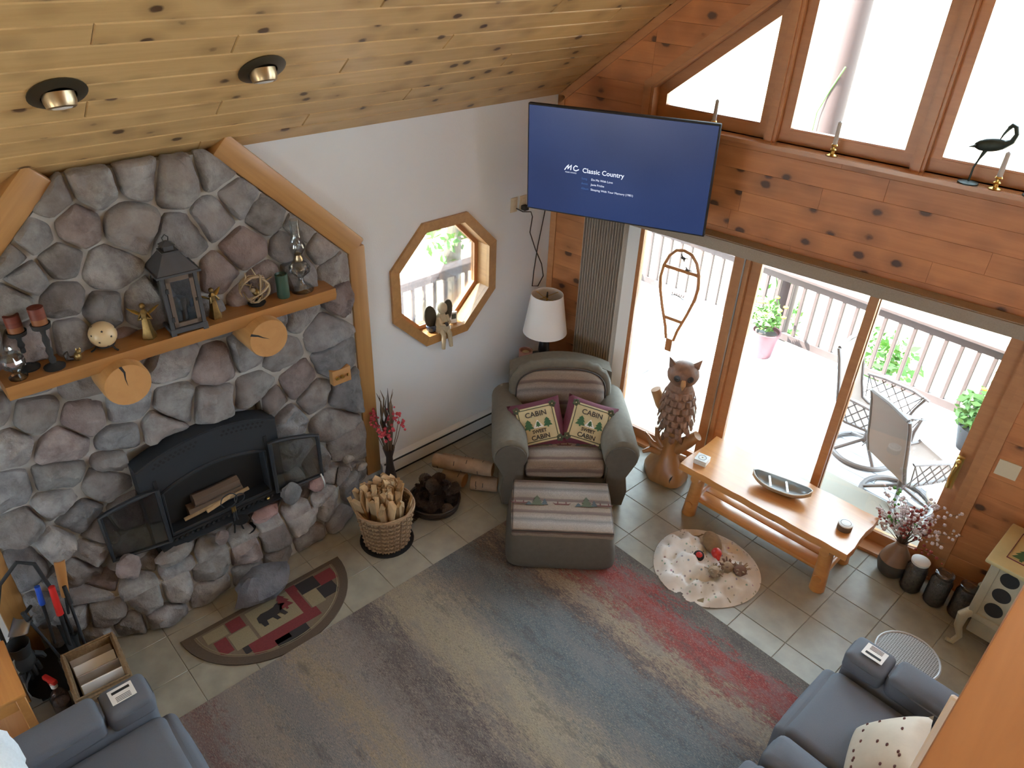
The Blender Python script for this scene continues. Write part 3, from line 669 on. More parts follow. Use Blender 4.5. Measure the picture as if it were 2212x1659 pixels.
# ------------------------------------------------------------------ mantel
mt_ = thing('mantel_shelf', 'thick pine slab mantel shelf resting on two log ends', 'mantel', (0, FCY + .02, 0))
prof = [(.08, 1.838), (.27, 1.838), (.297, 1.85), (.312, 1.885), (.305, 1.93), (.08, 1.93)]
sm = M(); ky = [-.925 + 1.85 * k / 24 for k in range(25)]
vs = []
for y in ky:
    for x, z in prof: vs.append((x + (.007 * nz((0, y, z), 4) if x > .2 else 0), y, z))
n = len(prof); fs = [(k * n + i, k * n + (i + 1) % n, (k + 1) * n + (i + 1) % n, (k + 1) * n + i) for k in range(24) for i in range(n)] + [tuple(range(n)), tuple(24 * n + i for i in range(n))]
sm.add(vs, fs).build('shelf', MT['mantel'], mt_)
for y, an in ((-3.605 - FCY - .02, 95), (-2.79 - FCY - .02, 150)):
    lb = M().tube([(.08, y, 1.775), (.36, y, 1.775), (.375, y, 1.775)], [.124, .124, .119], 28)
    o = lb.build('log_bracket', MT['trim'], mt_)
    M().tube([(.370, y, 1.775), (.3775, y, 1.775)], .1185, 28).build('end_face', MT['logend'], o)
    c = M(); a = R(an); pts = [(y + math.cos(a) * r_ + .006 * math.sin(r_ * 90), 1.775 + math.sin(a) * r_) for r_ in (.119, .08, .04, -.005)]
    for k in range(3):
        p, q = pts[k], pts[k + 1]; w0, w1 = .008 * (1 - k / 3.2), .008 * (1 - (k + 1) / 3.2); nx, nz_ = -math.sin(a), math.cos(a)
        c.add([(.3782, p[0] - nx * w0, p[1] - nz_ * w0), (.3782, p[0] + nx * w0, p[1] + nz_ * w0), (.3782, q[0] + nx * w1, q[1] + nz_ * w1), (.3782, q[0] - nx * w1, q[1] - nz_ * w1)], [(0, 1, 2, 3)])
    c.build('drying_crack', MT['blackmatte'], o, smooth=False)
# loose rocks on the hearth and on the floor
def rock(name, lab, loc, size, seed, mt, rz=0, cat='rock', group=None, facet=1.0, sit=True):
    m = M().ball((0, 0, 0), size, 12, 8, fn=lambda p: 1 + .28 * facet * nz(p, 1.6, seed) + .12 * nz(p, 3.5, seed + 2))
    zmin = min(v[2] for v in m.v); o = m.build(name, MT[mt], None, (loc[0], loc[1], loc[2] - zmin - .004), (0, 0, rz), ang=25); return tag(o, lab, cat, group)
g = 'loose rocks set out on the hearth'
rock('rock', 'tan and grey oblong rock on the hearth ledge below the left insert door', (.28, -3.60, .385), (.075, .125, .05), 1, 'stone', .2, group=g)
rock('rock', 'rust brown blocky rock at the left end of the hearth ledge', (.26, -3.86, .41), (.065, .075, .085), 2, 'stone_p', .5, group=g)
rock('rock', 'flat pink rock with a white edge on the hearth top', (.29, -2.98, .40), (.07, .10, .03), 5, 'rose', .3, group=g)
rock('rock', 'upright grey speckled rock near the right end of the hearth', (.28, -2.77, .40), (.05, .075, .085), 8, 'stone_b', .1, group=g)
rock('rock', 'rose quartz coloured rock under the right insert door', (.27, -2.56, .40), (.06, .075, .06), 9, 'rose', .7, group=g)
rock('rock', 'small round white pebble beside the timber trim', (.17, -2.24, .42), (.035, .045, .035), 12, 'pale', 0, group=g)
rock('rock', 'small square beige rock in front of the fire tools holder', (.32, -3.30, .385), (.04, .05, .045), 14, 'stone_p', .4, group=g)
rock('rock', 'pale flat pebble lying against the foot of the timber trim', (.17, -2.13, .30), (.03, .05, .03), 17, 'pale', 0, group=g)
rock('boulder', 'large slate blue boulder sitting on the bear rug', (.60, -3.20, .014), (.125, .20, .12), 21, 'slate', .15)
# ------------------------------------------------------------------ large rug and bear rug
def rugmat():
    m, nt, b, out_ = nmat('abstract_rug'); b.inputs['Roughness'].default_value = .95
    tc = N(nt, 'ShaderNodeTexCoord'); sp = N(nt, 'ShaderNodeSeparateXYZ'); L(nt, tc.outputs['Object'], sp.inputs[0])
    mp = N(nt, 'ShaderNodeMapping'); mp.inputs['Scale'].default_value = (.75, 2.1, 1); L(nt, tc.outputs['Object'], mp.inputs[0])
    n1 = N(nt, 'ShaderNodeTexNoise', inp={'Scale': 1.6, 'Detail': 5.0, 'Roughness': .62}); L(nt, mp.outputs[0], n1.inputs['Vector'])
    n2 = N(nt, 'ShaderNodeTexNoise', inp={'Scale': 16.0, 'Detail': 4.0, 'Roughness': .7}); L(nt, mp.outputs[0], n2.inputs['Vector'])
    mp2 = N(nt, 'ShaderNodeMapping'); mp2.inputs['Scale'].default_value = (40, 150, 1); L(nt, tc.outputs['Object'], mp2.inputs[0])
    n3 = N(nt, 'ShaderNodeTexNoise', inp={'Scale': 1.0, 'Detail': 2.0}); L(nt, mp2.outputs[0], n3.inputs['Vector'])
    v = math_(nt, 'DIVIDE', math_(nt, 'MULTIPLY', sp.outputs['Y'], -1.0), 3.6)
    v = math_(nt, 'ADD', v, math_(nt, 'MULTIPLY', math_(nt, 'SUBTRACT', n1.outputs[0], .5), .13))
    v = math_(nt, 'ADD', v, math_(nt, 'MULTIPLY', math_(nt, 'SUBTRACT', n2.outputs[0], .5), .12))
    v = math_(nt, 'ADD', v, math_(nt, 'MULTIPLY', math_(nt, 'SUBTRACT', n3.outputs[0], .5), .10))
    G, TN, BL, DK, RD, LV = (.105, .098, .09), (.30, .245, .165), (.095, .125, .142), (.075, .062, .062), (.25, .034, .034), (.21, .19, .18)
    col = ramp(nt, v, [(.0, G), (.035, G), (.058, RD), (.10, (.25, .045, .04)), (.125, (.19, .09, .07)), (.15, TN), (.175, (.19, .13, .10)), (.20, DK), (.225, (.10, .115, .125)), (.27, BL), (.315, (.11, .125, .13)), (.345, (.19, .175, .15)), (.385, (.31, .265, .19)), (.435, (.28, .235, .165)), (.465, (.17, .14, .125)), (.49, DK), (.52, (.15, .125, .115)), (.56, LV), (.62, (.28, .225, .15)), (.655, LV), (.69, (.145, .15, .155)), (.735, (.24, .205, .17)), (.77, LV), (.81, (.17, .09, .08)), (.86, LV), (.95, (.2, .18, .165))])
    mp3 = N(nt, 'ShaderNodeMapping'); mp3.inputs['Scale'].default_value = (60, 230, 1); L(nt, tc.outputs['Object'], mp3.inputs[0])
    n4 = N(nt, 'ShaderNodeTexNoise', inp={'Scale': 1.0, 'Detail': 3.0, 'Roughness': .8}); L(nt, mp3.outputs[0], n4.inputs['Vector'])
    col = mixc(nt, ramp(nt, n4.outputs[0], [(.54, 0.0), (.62, .6)]), col, (.38, .325, .25)); col = mixc(nt, ramp(nt, n4.outputs[0], [(.38, .65), (.46, 0.0)]), col, (.06, .055, .06))
    n5 = N(nt, 'ShaderNodeTexNoise', inp={'Scale': 3.4, 'Detail': 6.0, 'Roughness': .75}); L(nt, mp.outputs[0], n5.inputs['Vector'])
    col = mixc(nt, ramp(nt, n5.outputs[0], [(.47, 0.0), (.62, .5)]), col, (.18, .165, .16))
    col = mixc(nt, ramp(nt, n5.outputs[0], [(.34, .55), (.46, 0.0)]), col, (.075, .066, .068))
    L(nt, col, b.inputs['Base Color']); bumpn(nt, b, n3.outputs[0], .25, .004); return m
tag(M().rbox((1.33, -1.82, .006), (2.66, 3.64, .012), .004, 1).build('area_rug', rugmat(), None, (1.095, -1.0, .002)), 'large abstract rug with red, blue, tan and grey bands', 'rug')
br = thing('bear_rug', 'half moon lodge rug with a black bear patch in front of the hearth', 'rug', (.585, -3.20, .002))
half = lambda a, b, k=26: [(b * math.sin(math.pi * i / k), -a * math.cos(math.pi * i / k)) for i in range(k + 1)]
MT['rugbrown'] = flat('rug_border_brown', (.085, .062, .045), .95, var=.2, vscale=90); MT['rugtan'] = flat('rug_tan', (.235, .20, .125), .95, var=.2, vscale=120); MT['rugred'] = flat('rug_red', (.16, .028, .032), .95, var=.25, vscale=90)
MT['rugblk'] = flat('rug_black', (.025, .022, .024), .95); MT['rugbrn2'] = flat('rug_taupe', (.15, .115, .08), .95, var=.2, vscale=90)
M().prism(half(.57, .52), 0, .010, ).build('border', MT['rugbrown'], br)
M().prism([(x + .035, y) for x, y in half(.50, .43)], .010, .012).build('field', MT['rugbrn2'], br)
inb = lambda x, y: ((x - .035) / .42) ** 2 + (y / .49) ** 2 < 1 and x > .04
def patch(x0, x1, y0, y1, mt, z=.0135):
    poly = rect(x0, x1, y0, y1)
    for k in range(12):   # trim to the half ellipse
        a = math.pi * (k + .5) / 12; nx, ny = math.sin(a) / .42, -math.cos(a) / .49; poly = clip(poly, nx, ny, 1.0 + nx * .035)
        if len(poly) < 3: return
    M().prism(poly, .0115, z).build('patch', MT[mt], br, smooth=False)
patch(.06, .30, -.17, .13, 'rugtan'); patch(.04, .10, .13, .20, 'rugred'); patch(.10, .30, .13, .19, 'rugred'); patch(.05, .16, .20, .34, 'rugblk'); patch(.16, .30, .20, .30, 'rugtan'); patch(.06, .17, .34, .47, 'rugred'); patch(.17, .28, .30, .42, 'rugblk')
patch(.30, .38, -.02, .22, 'rugred'); patch(.30, .42, -.26, -.02, 'rugred'); patch(.16, .30, -.33, -.19, 'rugtan'); patch(.05, .15, -.30, -.20, 'rugred'); patch(.05, .14, -.45, -.31, 'rugtan'); patch(.15, .28, -.42, -.34, 'rugred'); patch(.38, .46, -.12, .1, 'rugblk'); patch(.30, .36, -.30, -.26, 'rugblk')
bear = [(-.10, .0), (-.095, .045), (-.06, .062), (-.01, .058), (.03, .062), (.05, .075), (.065, .078), (.075, .065), (.105, .05), (.10, .038), (.075, .032), (.07, .01), (.085, -.04), (.06, -.045), (.045, -.005), (.02, -.01), (.03, -.05), (.005, -.05), (-.01, -.012), (-.05, -.01), (-.055, -.05), (-.085, -.05), (-.09, -.01)]
M().prism([(.19 - v, u - .03) for u, v in bear], .0135, .0155).build('bear_patch', MT['rugblk'], br, smooth=False)
tre = [(0, .085), (.03, .045), (.018, .045), (.042, .005), (.025, .005), (.05, -.04), (.008, -.04), (.008, -.06), (-.008, -.06), (-.008, -.04), (-.05, -.04), (-.025, .005), (-.042, .005), (-.018, .045), (-.03, .045)]
M().prism([(.14 - v, u + .07) for u, v in tre], .0135, .0155).build('tree_patch', MT['rugred'], br, smooth=False)
sp_ = M(); hp = [(x + .035, y) for x, y in half(.485, .415)]; sp_.tube([(x, y, .0125) for x, y in hp], .003, 5); sp_.build('stitching', MT['rugtan'], br)
# ------------------------------------------------------------------ armchair and ottoman
def tapestry():
    m, nt, b, out_ = nmat('lodge_tapestry'); b.inputs['Roughness'].default_value = .9
    tc = N(nt, 'ShaderNodeTexCoord'); sp = N(nt, 'ShaderNodeSeparateXYZ'); L(nt, tc.outputs['Object'], sp.inputs[0])
    n = N(nt, 'ShaderNodeTexNoise', inp={'Scale': 9.0, 'Detail': 3.0}); L(nt, tc.outputs['Object'], n.inputs['Vector'])
    y = math_(nt, 'ADD', math_(nt, 'MULTIPLY', math_(nt, 'ADD', sp.outputs['Y'], math_(nt, 'MULTIPLY', sp.outputs['Z'], .9)), 3.0), math_(nt, 'MULTIPLY', n.outputs[0], .07))
    fr = math_(nt, 'FRACT', y)
    col = ramp(nt, fr, [(0, (.29, .21, .15)), (.09, (.33, .25, .19)), (.12, (.12, .07, .055)), (.19, (.17, .10, .075)), (.22, (.32, .24, .18)), (.34, (.37, .30, .25)), (.42, (.40, .35, .31)), (.52, (.20, .175, .17)), (.60, (.38, .32, .27)), (.70, (.33, .25, .19)), (.74, (.13, .08, .06)), (.80, (.18, .11, .085)), (.84, (.32, .23, .17)), (1, (.29, .21, .15))])
    n2 = N(nt, 'ShaderNodeTexNoise', inp={'Scale': 160.0, 'Detail': 2.0}); L(nt, tc.outputs['Object'], n2.inputs['Vector'])
    L(nt, mixc(nt, math_(nt, 'MULTIPLY', n2.outputs[0], .85), col, (.10, .075, .062)), b.inputs['Base Color']); bumpn(nt, b, n2.outputs[0], .2, .003); return m
MT['tap'] = tapestry(); MT['piping'] = flat('dark_piping', (.045, .035, .03), .8)
MT['motgreen'] = flat('woven_green', (.075, .08, .045), .9); MT['motred'] = flat('woven_red', (.11, .035, .03), .9); MT['motblue'] = flat('woven_blue_grey', (.06, .07, .075), .9)
TH_ = R(49)
def motifs(par, z, spots):
    for kind, x, y in spots:
        if kind == 't':
            p = [(0, .075), (.022, .04), (.012, .04), (.036, .005), (.02, .005), (.05, -.03), (-.05, -.03), (-.02, .005), (-.036, .005), (-.012, .04), (-.022, .04)]
            M().prism([(x + u, y + v) for u, v in p], z, z + .0015).build('woven_tree', MT['motgreen'], par, smooth=False)
            M().prism([(x + .055 + u * .5, y - .005 + v * .6) for u, v in p], z, z + .0018).build('woven_tree', MT['motblue'], par, smooth=False)
            M().prism([(x - .06 + u * .55, y - .02 + v * .35) for u, v in p], z, z + .0012).build('woven_bush', MT['motblue'], par, smooth=False)
        else:
            p = [(-.065, .012), (-.05, -.008), (.05, -.008), (.065, .012), (.05, .003), (-.05, .003)]
            M().prism([(x + u, y + v) for u, v in p], z, z + .0015).build('woven_canoe', MT['motred'], par, smooth=False)
            for dx in (-.03, .03): M().prism([(x + dx - .005, y), (x + dx + .005, y), (x + dx + .004, y + .024), (x + dx - .004, y + .024)], z, z + .0018).build('woven_paddler', MT['motred'], par, smooth=False)
ch = thing('armchair', 'olive rolled arm armchair with lodge tapestry seat and back', 'armchair', (.948, -.73, 0), TH_)
def arm(sx):
    prof = []
    for k in range(17):
        a = R(-60 + 300 * k / 16); prof.append((.005 + .125 * math.cos(math.pi - a) * -1, .50 + .125 * math.sin(a)))
    # rolled arm: circle top leaning outward, panel below
    cir = [(.02 +   .14 * math.cos(R(-35 + 250 * k / 14)), .515 + .135 * math.sin(R(-35 + 250 * k / 14))) for k in range(15)]
    pr = [(.075, .02), (.10, .16), (.075, .32)] + cir + [(-.095, .40), (-.095, .02)]
    m = M(); 
    ys = [-.42, -.40, -.2, .1, .42]; sc_ = [.93, 1, 1, 1, .97]
    vs = []
    for y, s_ in zip(ys, sc_):
        for u, v in pr: vs.append((sx * (.405 + (u - 0) * s_), y, .3 + (v - .3) * s_))
    n = len(pr); fs = [(k * n + i, k * n + (i + 1) % n, (k + 1) * n + (i + 1) % n, (k + 1) * n + i) for k in range(len(ys) - 1) for i in range(n)] + [tuple(range(n)), tuple((len(ys) - 1) * n + i for i in range(n))]
    o = m.add(vs, fs).build('arm', MT['olive'], ch, ang=50)
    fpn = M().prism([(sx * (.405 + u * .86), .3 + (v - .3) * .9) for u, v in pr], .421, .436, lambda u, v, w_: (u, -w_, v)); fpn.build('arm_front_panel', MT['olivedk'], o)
arm(-1); arm(1)
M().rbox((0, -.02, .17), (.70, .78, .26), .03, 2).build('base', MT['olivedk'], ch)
# back: curved top outer frame, inner cushion
def backprof(w0, h0, bow, k=14): return [(-w0, 0)] + [(-w0 + 2 * w0 * i / k, h0 + bow * (1 - ((i - k / 2) / (k / 2)) ** 2)) for i in range(k + 1)] + [(w0, 0)]
lean = lambda y0, tilt: (lambda u, v, w_: (u, y0 + w_ + v * tilt, .06 + v))
M().prism(backprof(.42, .76, .09), -.10, .06, lean(.30, .16)).build('back_frame', MT['olive'], ch, ang=50)
bc = M()
def bcf(u, v):
    a = 2 * math.pi * u; q = (abs(math.cos(a)) ** .55) * math.copysign(1, math.cos(a)), (abs(math.sin(a)) ** .55) * math.copysign(1, math.sin(a))
    ph = v * math.pi / 2; r_ = math.cos(ph) ** .6; x = .375 * q[0] * r_; z = .62 + .235 * q[1] * r_ + .03 * (1 - (x / .36) ** 2) * (q[1] > 0)
    return (x, .22 + (z - .4) * .16 - .13 * math.sin(ph) - .0, z)
bc.grid(40, 8, bcf, True); bcc = bc.build('back_cushion', MT['tap'], ch, ang=60)
bd = M(); bd.tube([bcf(i / 40, .02) for i in range(40)], .05, 8, closed=True); 
bd.v = [(x, y + .03, z + (.012 * math.sin(x * 70) if z > .8 else 0)) for x, y, z in bd.v]; bd.build('back_boxing', MT['olive'], bcc, ang=60)
pp = M(); pp.tube([tuple(Vector(bcf(i / 40, .16)) + Vector((0, -.006, 0))) for i in range(40)], .007, 6, closed=True); pp.build('piping', MT['piping'], bcc)
st = M().rbox((0, -.13, .385), (.61, .62, .17), .05, 3, bulge=.02); so = st.build('seat_cushion', MT['tap'], ch, ang=50)
motifs(so, .4895, [('c', 0, -.24), ('t', -.17, -.22), ('t', .17, -.22)])
ot = thing('ottoman', 'olive ottoman with tapestry top pulled up to the armchair', 'ottoman', (1.51, -1.29, .0), R(46))
om = M(); 
for z, gx, gy in ((.02, .39, .27), (.06, .40, .28), (.2, .385, .265), (.36, .375, .262), (.40, .372, .26)):
    pass
prf = [(.0, .375, .29), (.03, .395, .312), (.08, .40, .318), (.19, .385, .302), (.285, .372, .29), (.315, .345, .265)]
vs = []; K = 28
for z, gx, gy in prf:
    for k in range(K):
        a = 2 * math.pi * k / K; c, s_ = math.cos(a), math.sin(a); vs.append((gx * math.copysign(abs(c) ** .25, c), gy * math.copysign(abs(s_) ** .25, s_), z + .014))
fs = [(r_ * K + k, r_ * K + (k + 1) % K, (r_ + 1) * K + (k + 1) % K, (r_ + 1) * K + k) for r_ in range(len(prf) - 1) for k in range(K)] + [tuple(reversed(range(K))), tuple((len(prf) - 1) * K + k for k in range(K))]
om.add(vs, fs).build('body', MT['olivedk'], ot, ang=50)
otp = M().rbox((0, 0, .325), (.72, .55, .07), .03, 3, bulge=.008).build('top_cushion', MT['tap'], ot, ang=50)
pp = M(); pp.tube([(sx * .354, sy * .27, .35) for sx, sy in ((-1, -1), (1, -1), (1, 1), (-1, 1))], .006, 6, closed=True); pp.build('piping', MT['piping'], otp)
motifs(otp, .3688, [('t', -.18, .01), ('c', 0, -.0), ('t', .18, .01), ('c', .31, 0.0), ('c', -.31, .0)])
def pillow_geo(w0, h0, t, n=14, pinch=.06):
    def surf(u, v, sgn, k=1.0, add=0.0):
        x, y = (u * 2 - 1), (v * 2 - 1); e = max(0.0, (1 - x * x) * (1 - y * y)) ** .45
        px = 1 - pinch * (1 - y * y) * .9 if False else 1 - pinch * (1 - abs(y) ** 2) * abs(x) ** 3; py = 1 - pinch * (1 - abs(x) ** 2) * abs(y) ** 3
        return (x * w0 / 2 * px * k, y * h0 / 2 * py * k, sgn * (t / 2 * e + add))
    return surf
def throw_pillow(label, loc, rotm, panel=True):
    p = thing('throw_pillow', label, 'pillow', loc, 0, 'cabin pillows on the armchair'); p.rotation_euler = rotm.to_euler()
    sf_ = pillow_geo(.42, .40, .15); m = M(); m.grid(15, 15, lambda u, v: sf_(u, v, 1)); m.grid(15, 15, lambda u, v: sf_(u, v, -1))
    m.build('cover', MT['burgundy'], p, ang=70)
    s2 = lambda u, v: sf_(.5 + (u - .5) * .74, .5 + (v - .5) * .74, 1, 1, .005)
    M().grid(13, 13, s2).build('panel', MT['cream'], p, ang=70)
    fr = M(); loop = [(i / 10, 0) for i in range(10)] + [(1, i / 10) for i in range(10)] + [(1 - i / 10, 1) for i in range(10)] + [(0, 1 - i / 10) for i in range(10)]
    fr.tube([s2(.06 + a * .88, .06 + b * .88) for a, b in loop], .0035, 5, closed=True); fr.build('panel_border', MT['motgreen'], p)
    fl = M()
    for a, b in ((.03, .03), (.97, .03), (.97, .97), (.03, .97)):
        for q in range(5): c = s2(a, b); fl.ball((c[0] + .018 * math.cos(q * 1.26), c[1] + .018 * math.sin(q * 1.26), c[2] + .005), (.014, .014, .006), 6, 4)
    fl.build('corner_leaves', MT['motgreen'], p)
    hgt = lambda x, y: sf_(.5 + x / .42, .5 + y / .40, 1, 1, .009)[2]
    for txt, sz, y in (('CABIN', .058, .062), ('SWEET', .036, -.068), ('CABIN', .05, -.118)):
        tm = text_mesh(txt, sz, 0, .0012, 'CENTER'); tm.v = [(v[0], v[1] + y, hgt(v[0], v[1] + y)) for v in tm.v]; tm.build('lettering', MT['piping'], p, smooth=False, fix=False)
    for x, s_ in ((-.075, 1), (.075, .9), (0, .55)):
        M().add([(x + u * s_ * .8, -.005 + v * s_ * .6, hgt(x + u * s_ * .8, v * .6) + .001) for u, v in tre], [tuple(range(len(tre)))]).build('pine_tree', MT['leafdk'], p, smooth=False, fix=False)
    M().add([(u, v, hgt(u, v) + .0005) for u, v in ((-.045, -.03), (.045, -.03), (0, .035))], [(0, 1, 2)]).build('tent', MT['paper'], p, smooth=False, fix=False)
MT['leafdk'] = flat('print_green', (.05, .13, .06), .9)
def face(right, up):   # local x = right, local y = up, local z = outward
    r_ = Vector(right).normalized(); u_ = Vector(up); u_ = (u_ - r_ * u_.dot(r_)).normalized(); n_ = r_.cross(u_)
    return Matrix(((r_.x, u_.x, n_.x), (r_.y, u_.y, n_.y), (r_.z, u_.z, n_.z)))
cr, cf = Vector((math.cos(TH_), math.sin(TH_), 0)), Vector((math.sin(TH_), -math.cos(TH_), 0))
def on_chair(x, fwd, z): return Vector((.948, -.73, 0)) + cr * x + cf * fwd + Vector((0, 0, z))
up_ = Vector((0, 0, 1)) * .74 - cf * .67
throw_pillow('cream and burgundy cabin pillow leaning left on the armchair, nearer the white wall', on_chair(-.20, .10, .575), face(cr * math.cos(R(17)) + up_ * math.sin(R(17)) + cf * .1, up_))
throw_pillow('cream and burgundy cabin pillow tilted right on the armchair, nearer the owl carving', on_chair(.195, .09, .575), face(cr * math.cos(R(-20)) + up_ * math.sin(R(-20)) - cf * .1, up_))
# ------------------------------------------------------------------ recliner sofas
def sofa(label, loc, rz, width, arms, nseat=2):
    s_ = thing('reclining_sofa', label, 'sofa', loc, rz, 'grey reclining sofas')
    aw = .20; hw = width / 2
    M().rbox((0, .05, .2), (width - .04, .86, .30), .05, 2).build('base', MT['greydark'], s_)
    cw = (width - 2 * aw - .22) / 2
    for k in range(2):
        cx = (-1 if k == 0 else 1) * (cw / 2 + .11)
        o = M().rbox((cx, -.12, .375), (cw - .006, .66, .22), .07, 4, bulge=.02).build('seat_cushion', MT['grey'], s_, ang=60)
        M().rbox((cx, -.415, .30), (cw - .006, .17, .30), .075, 4, bulge=.015).build('front_bolster', MT['grey'], o, ang=60)
        M().rbox((cx, .055, .475), (cw - .05, .11, .05), .024, 3).build('lumbar_roll', MT['grey'], o, ang=60)
        o = M().rbox((cx, .27, .64), (cw - .006, .26, .52), .09, 4, (R(-14), 0, 0), bulge=.03).build('back_cushion', MT['grey'], s_, ang=60)
        M().rbox((cx, .33, .88), (cw - .03, .22, .19), .085, 4, (R(-14), 0, 0), bulge=.015).build('headrest', MT['grey'], o, ang=60)
    M().rbox((0, -.09, .38), (.215, .72, .24), .05, 3, bulge=.01).build('console', MT['grey'], s_, ang=60)
    M().rbox((0, .30, .62), (.21, .24, .50), .08, 3, (R(-14), 0, 0)).build('console_back', MT['grey'], s_, ang=60)
    for sx in (-1, 1):
        x = sx * (hw - aw / 2)
        o = M().rbox((x, 0, .27), (aw - .02, .88, .50), .05, 3).build('arm', MT['grey'], s_, ang=60)
        M().rbox((x, -.33, .54), (aw, .22, .13), .045, 4, bulge=.008).build('arm_front_pad', MT['grey'], o, ang=60)
        M().rbox((x, .075, .555), (aw, .56, .15), .06, 4, bulge=.015).build('arm_pad', MT['grey'], o, ang=60)
        if sx == arms:
            tg = M().box((x, -.32, .6225), (.095, .115, .003)).build('care_card', MT['paper'], o); tag(tg, 'white printed care card')
            M().box((x + .022, -.32, .6245), (.016, .085, .002)).build('black_band', MT['blackmatte'], tg)
            for q in range(4): M().box((x - .012 - q * .009, -.32, .6245), (.003, .07, .0012)).build('print_line', MT['motblue'], tg)
    return s_
sofa('grey reclining loveseat at the right edge, with a cream pillow on it', (3.99, -1.87, 0), R(-90), 1.80, -1)
sofa('grey reclining loveseat at the bottom left, beside the magazine basket', (2.06, -4.53, 0), R(180), 1.82, 1)
# cream pillow on the right sofa
MT['pinecloth'] = flat('cream_sateen', (.58, .50, .40), .6, var=.18, vscale=9, bump=.4, bscale=14)
pl = thing('throw_pillow', 'cream sateen pillow with small brown prints on the right loveseat', 'pillow', (3.98, -1.64, .66)); pl.rotation_euler = face(Vector((.25, -.95, .05)), Vector((.62, .1, .75))).to_euler()
sf_ = pillow_geo(.44, .42, .2); m = M(); m.grid(15, 15, lambda u, v: sf_(u, v, 1)); m.grid(15, 15, lambda u, v: sf_(u, v, -1)); m.build('cover', MT['pinecloth'], pl, ang=70)
dd = M()
rp = random.Random(5)
for k in range(16):
    u, v = rp.uniform(.15, .85), rp.uniform(.15, .85); c = sf_(u, v, 1); M().ball((c[0], c[1], c[2]), (.011, .008, .004), 7, 4).build('printed_spot', MT['motred'], pl)
tw = M()
TP = [(-4.655, .70), (-4.66, .82), (-4.675, .94), (-4.72, 1.0), (-4.80, 1.02), (-4.90, 1.02), (-4.98, 1.0), (-5.02, .92), (-5.03, .65)]
def thr(u, v, d=0.0):
    q = v * (len(TP) - 1); i = min(len(TP) - 2, int(q)); t = q - i; y = TP[i][0] * (1 - t) + TP[i + 1][0] * t; z = TP[i][1] * (1 - t) + TP[i + 1][1] * t; x = 1.38 + .40 * u
    w_ = .012 * math.sin(x * 38 + 2 * nz((x, z, 0), 3)) + .006 * nz((x, y, z), 22); hang = abs(v - .45) > .2
    return (x, y + (w_ if hang else 0) * (1 if v < .5 else -1) + (d if v < .5 else -d) * hang, z + (0 if hang else w_ * .5) - d * .0 - (0 if hang else abs(d)))
tw.grid(26, 27, thr); tw.grid(26, 27, lambda u, v: thr(u, v, -.014))
MT['fleece'] = flat('white_fleece', (.72, .76, .78), .95, var=.1, vscale=70, bump=.9, bscale=120)
tag(tw.build('fleece_throw', MT['fleece'], None, (0, 0, 0), ang=80), 'white fleece throw over the back of the bottom left loveseat', 'blanket')
# ------------------------------------------------------------------ television on the corner arm
tvc = Vector((1.003, -.471, 2.540)); yaw, tlt, rol = -1.165, .043, .018; TW = 1.30; THt = TW * .5725
nF = Vector((math.cos(yaw) * math.cos(tlt), math.sin(yaw) * math.cos(tlt), -math.sin(tlt))); rF = Vector((0, 0, 1)).cross(nF).normalized(); uF = nF.cross(rF)
rF, uF = rF * math.cos(rol) + uF * math.sin(rol), uF * math.cos(rol) - rF * math.sin(rol)
tv = thing('television', 'large flat screen television on a wall arm, showing a blue music channel', 'television', tvc)
tv.rotation_euler = Matrix(((rF.x, uF.x, nF.x), (rF.y, uF.y, nF.y), (rF.z, uF.z, nF.z))).to_euler()
M().rbox((0, 0, -.02), (TW, THt, .036), .006, 2).build('casing', MT['blackmatte'], tv)
def screenmat():
    m, nt, b, o_ = nmat('tv_screen'); b.inputs['Base Color'].default_value = (.004, .006, .012, 1); b.inputs['Roughness'].default_value = .22
    tc = N(nt, 'ShaderNodeTexCoord'); n = N(nt, 'ShaderNodeTexNoise', inp={'Scale': 1.6, 'Detail': 1.0}); L(nt, tc.outputs['Object'], n.inputs['Vector'])
    L(nt, ramp(nt, n.outputs[0], [(.35, (.030, .058, .20)), (.65, (.042, .078, .25))]), b.inputs['Emission Color']); b.inputs['Emission Strength'].default_value = .115; return m
M().box((0, 0, -.0005), (TW - .022, THt - .024, .004)).build('screen', screenmat(), tv)
tw_ = emit('screen_white', (.8, .85, 1), .26); tb_ = emit('screen_blue', (.12, .25, .6), .13)
def scr(txt, sz, x, y, mt, it=0.0, b=0.0): 
    m = text_mesh(txt, sz, it, b); m.v = [(v[0] + x, v[1] + y, .0035) for v in m.v]; m.build('screen_text', mt, tv, smooth=False, fix=False)
scr('Classic Country', .046, -.235, -.05, tw_, 0, .0004)
for i, (a, b) in enumerate((('Song', 'Do Me With Love'), ('Artist', 'Janie Fricke'), ('Album', 'Sleeping With Your Memory (1981)'))):
    scr(a, .021, -.238, -.098 - i * .035, tb_); scr(b, .021, -.168, -.098 - i * .035, tw_)
lg = M()
for pts in ([(0, 0), (.02, .035), (.035, .055), (.03, .03), (.028, .012), (.045, .035), (.062, .055), (.058, .03), (.056, .005)], [(.118, .045), (.10, .055), (.082, .035), (.085, .01), (.105, .004), (.13, .02)]):
    lg.tube([(-.365 + x * .8, -.048 + y * .7, .0035) for x, y in pts], .0035, 5)
lg.build('screen_logo', tw_, tv, smooth=False); scr('MUSIC CHOICE', .012, -.36, -.066, tw_)
am = M(); am.box((0, 0, -.06), (.42, .30, .03)); am.tube([(0, 0, -.07), (.18, 0, -.20), (-.12, .0, -.42)], .022, 8); am.build('mount_arm', MT['blackmatte'], tv)
pl_ = bpy.data.objects['television']
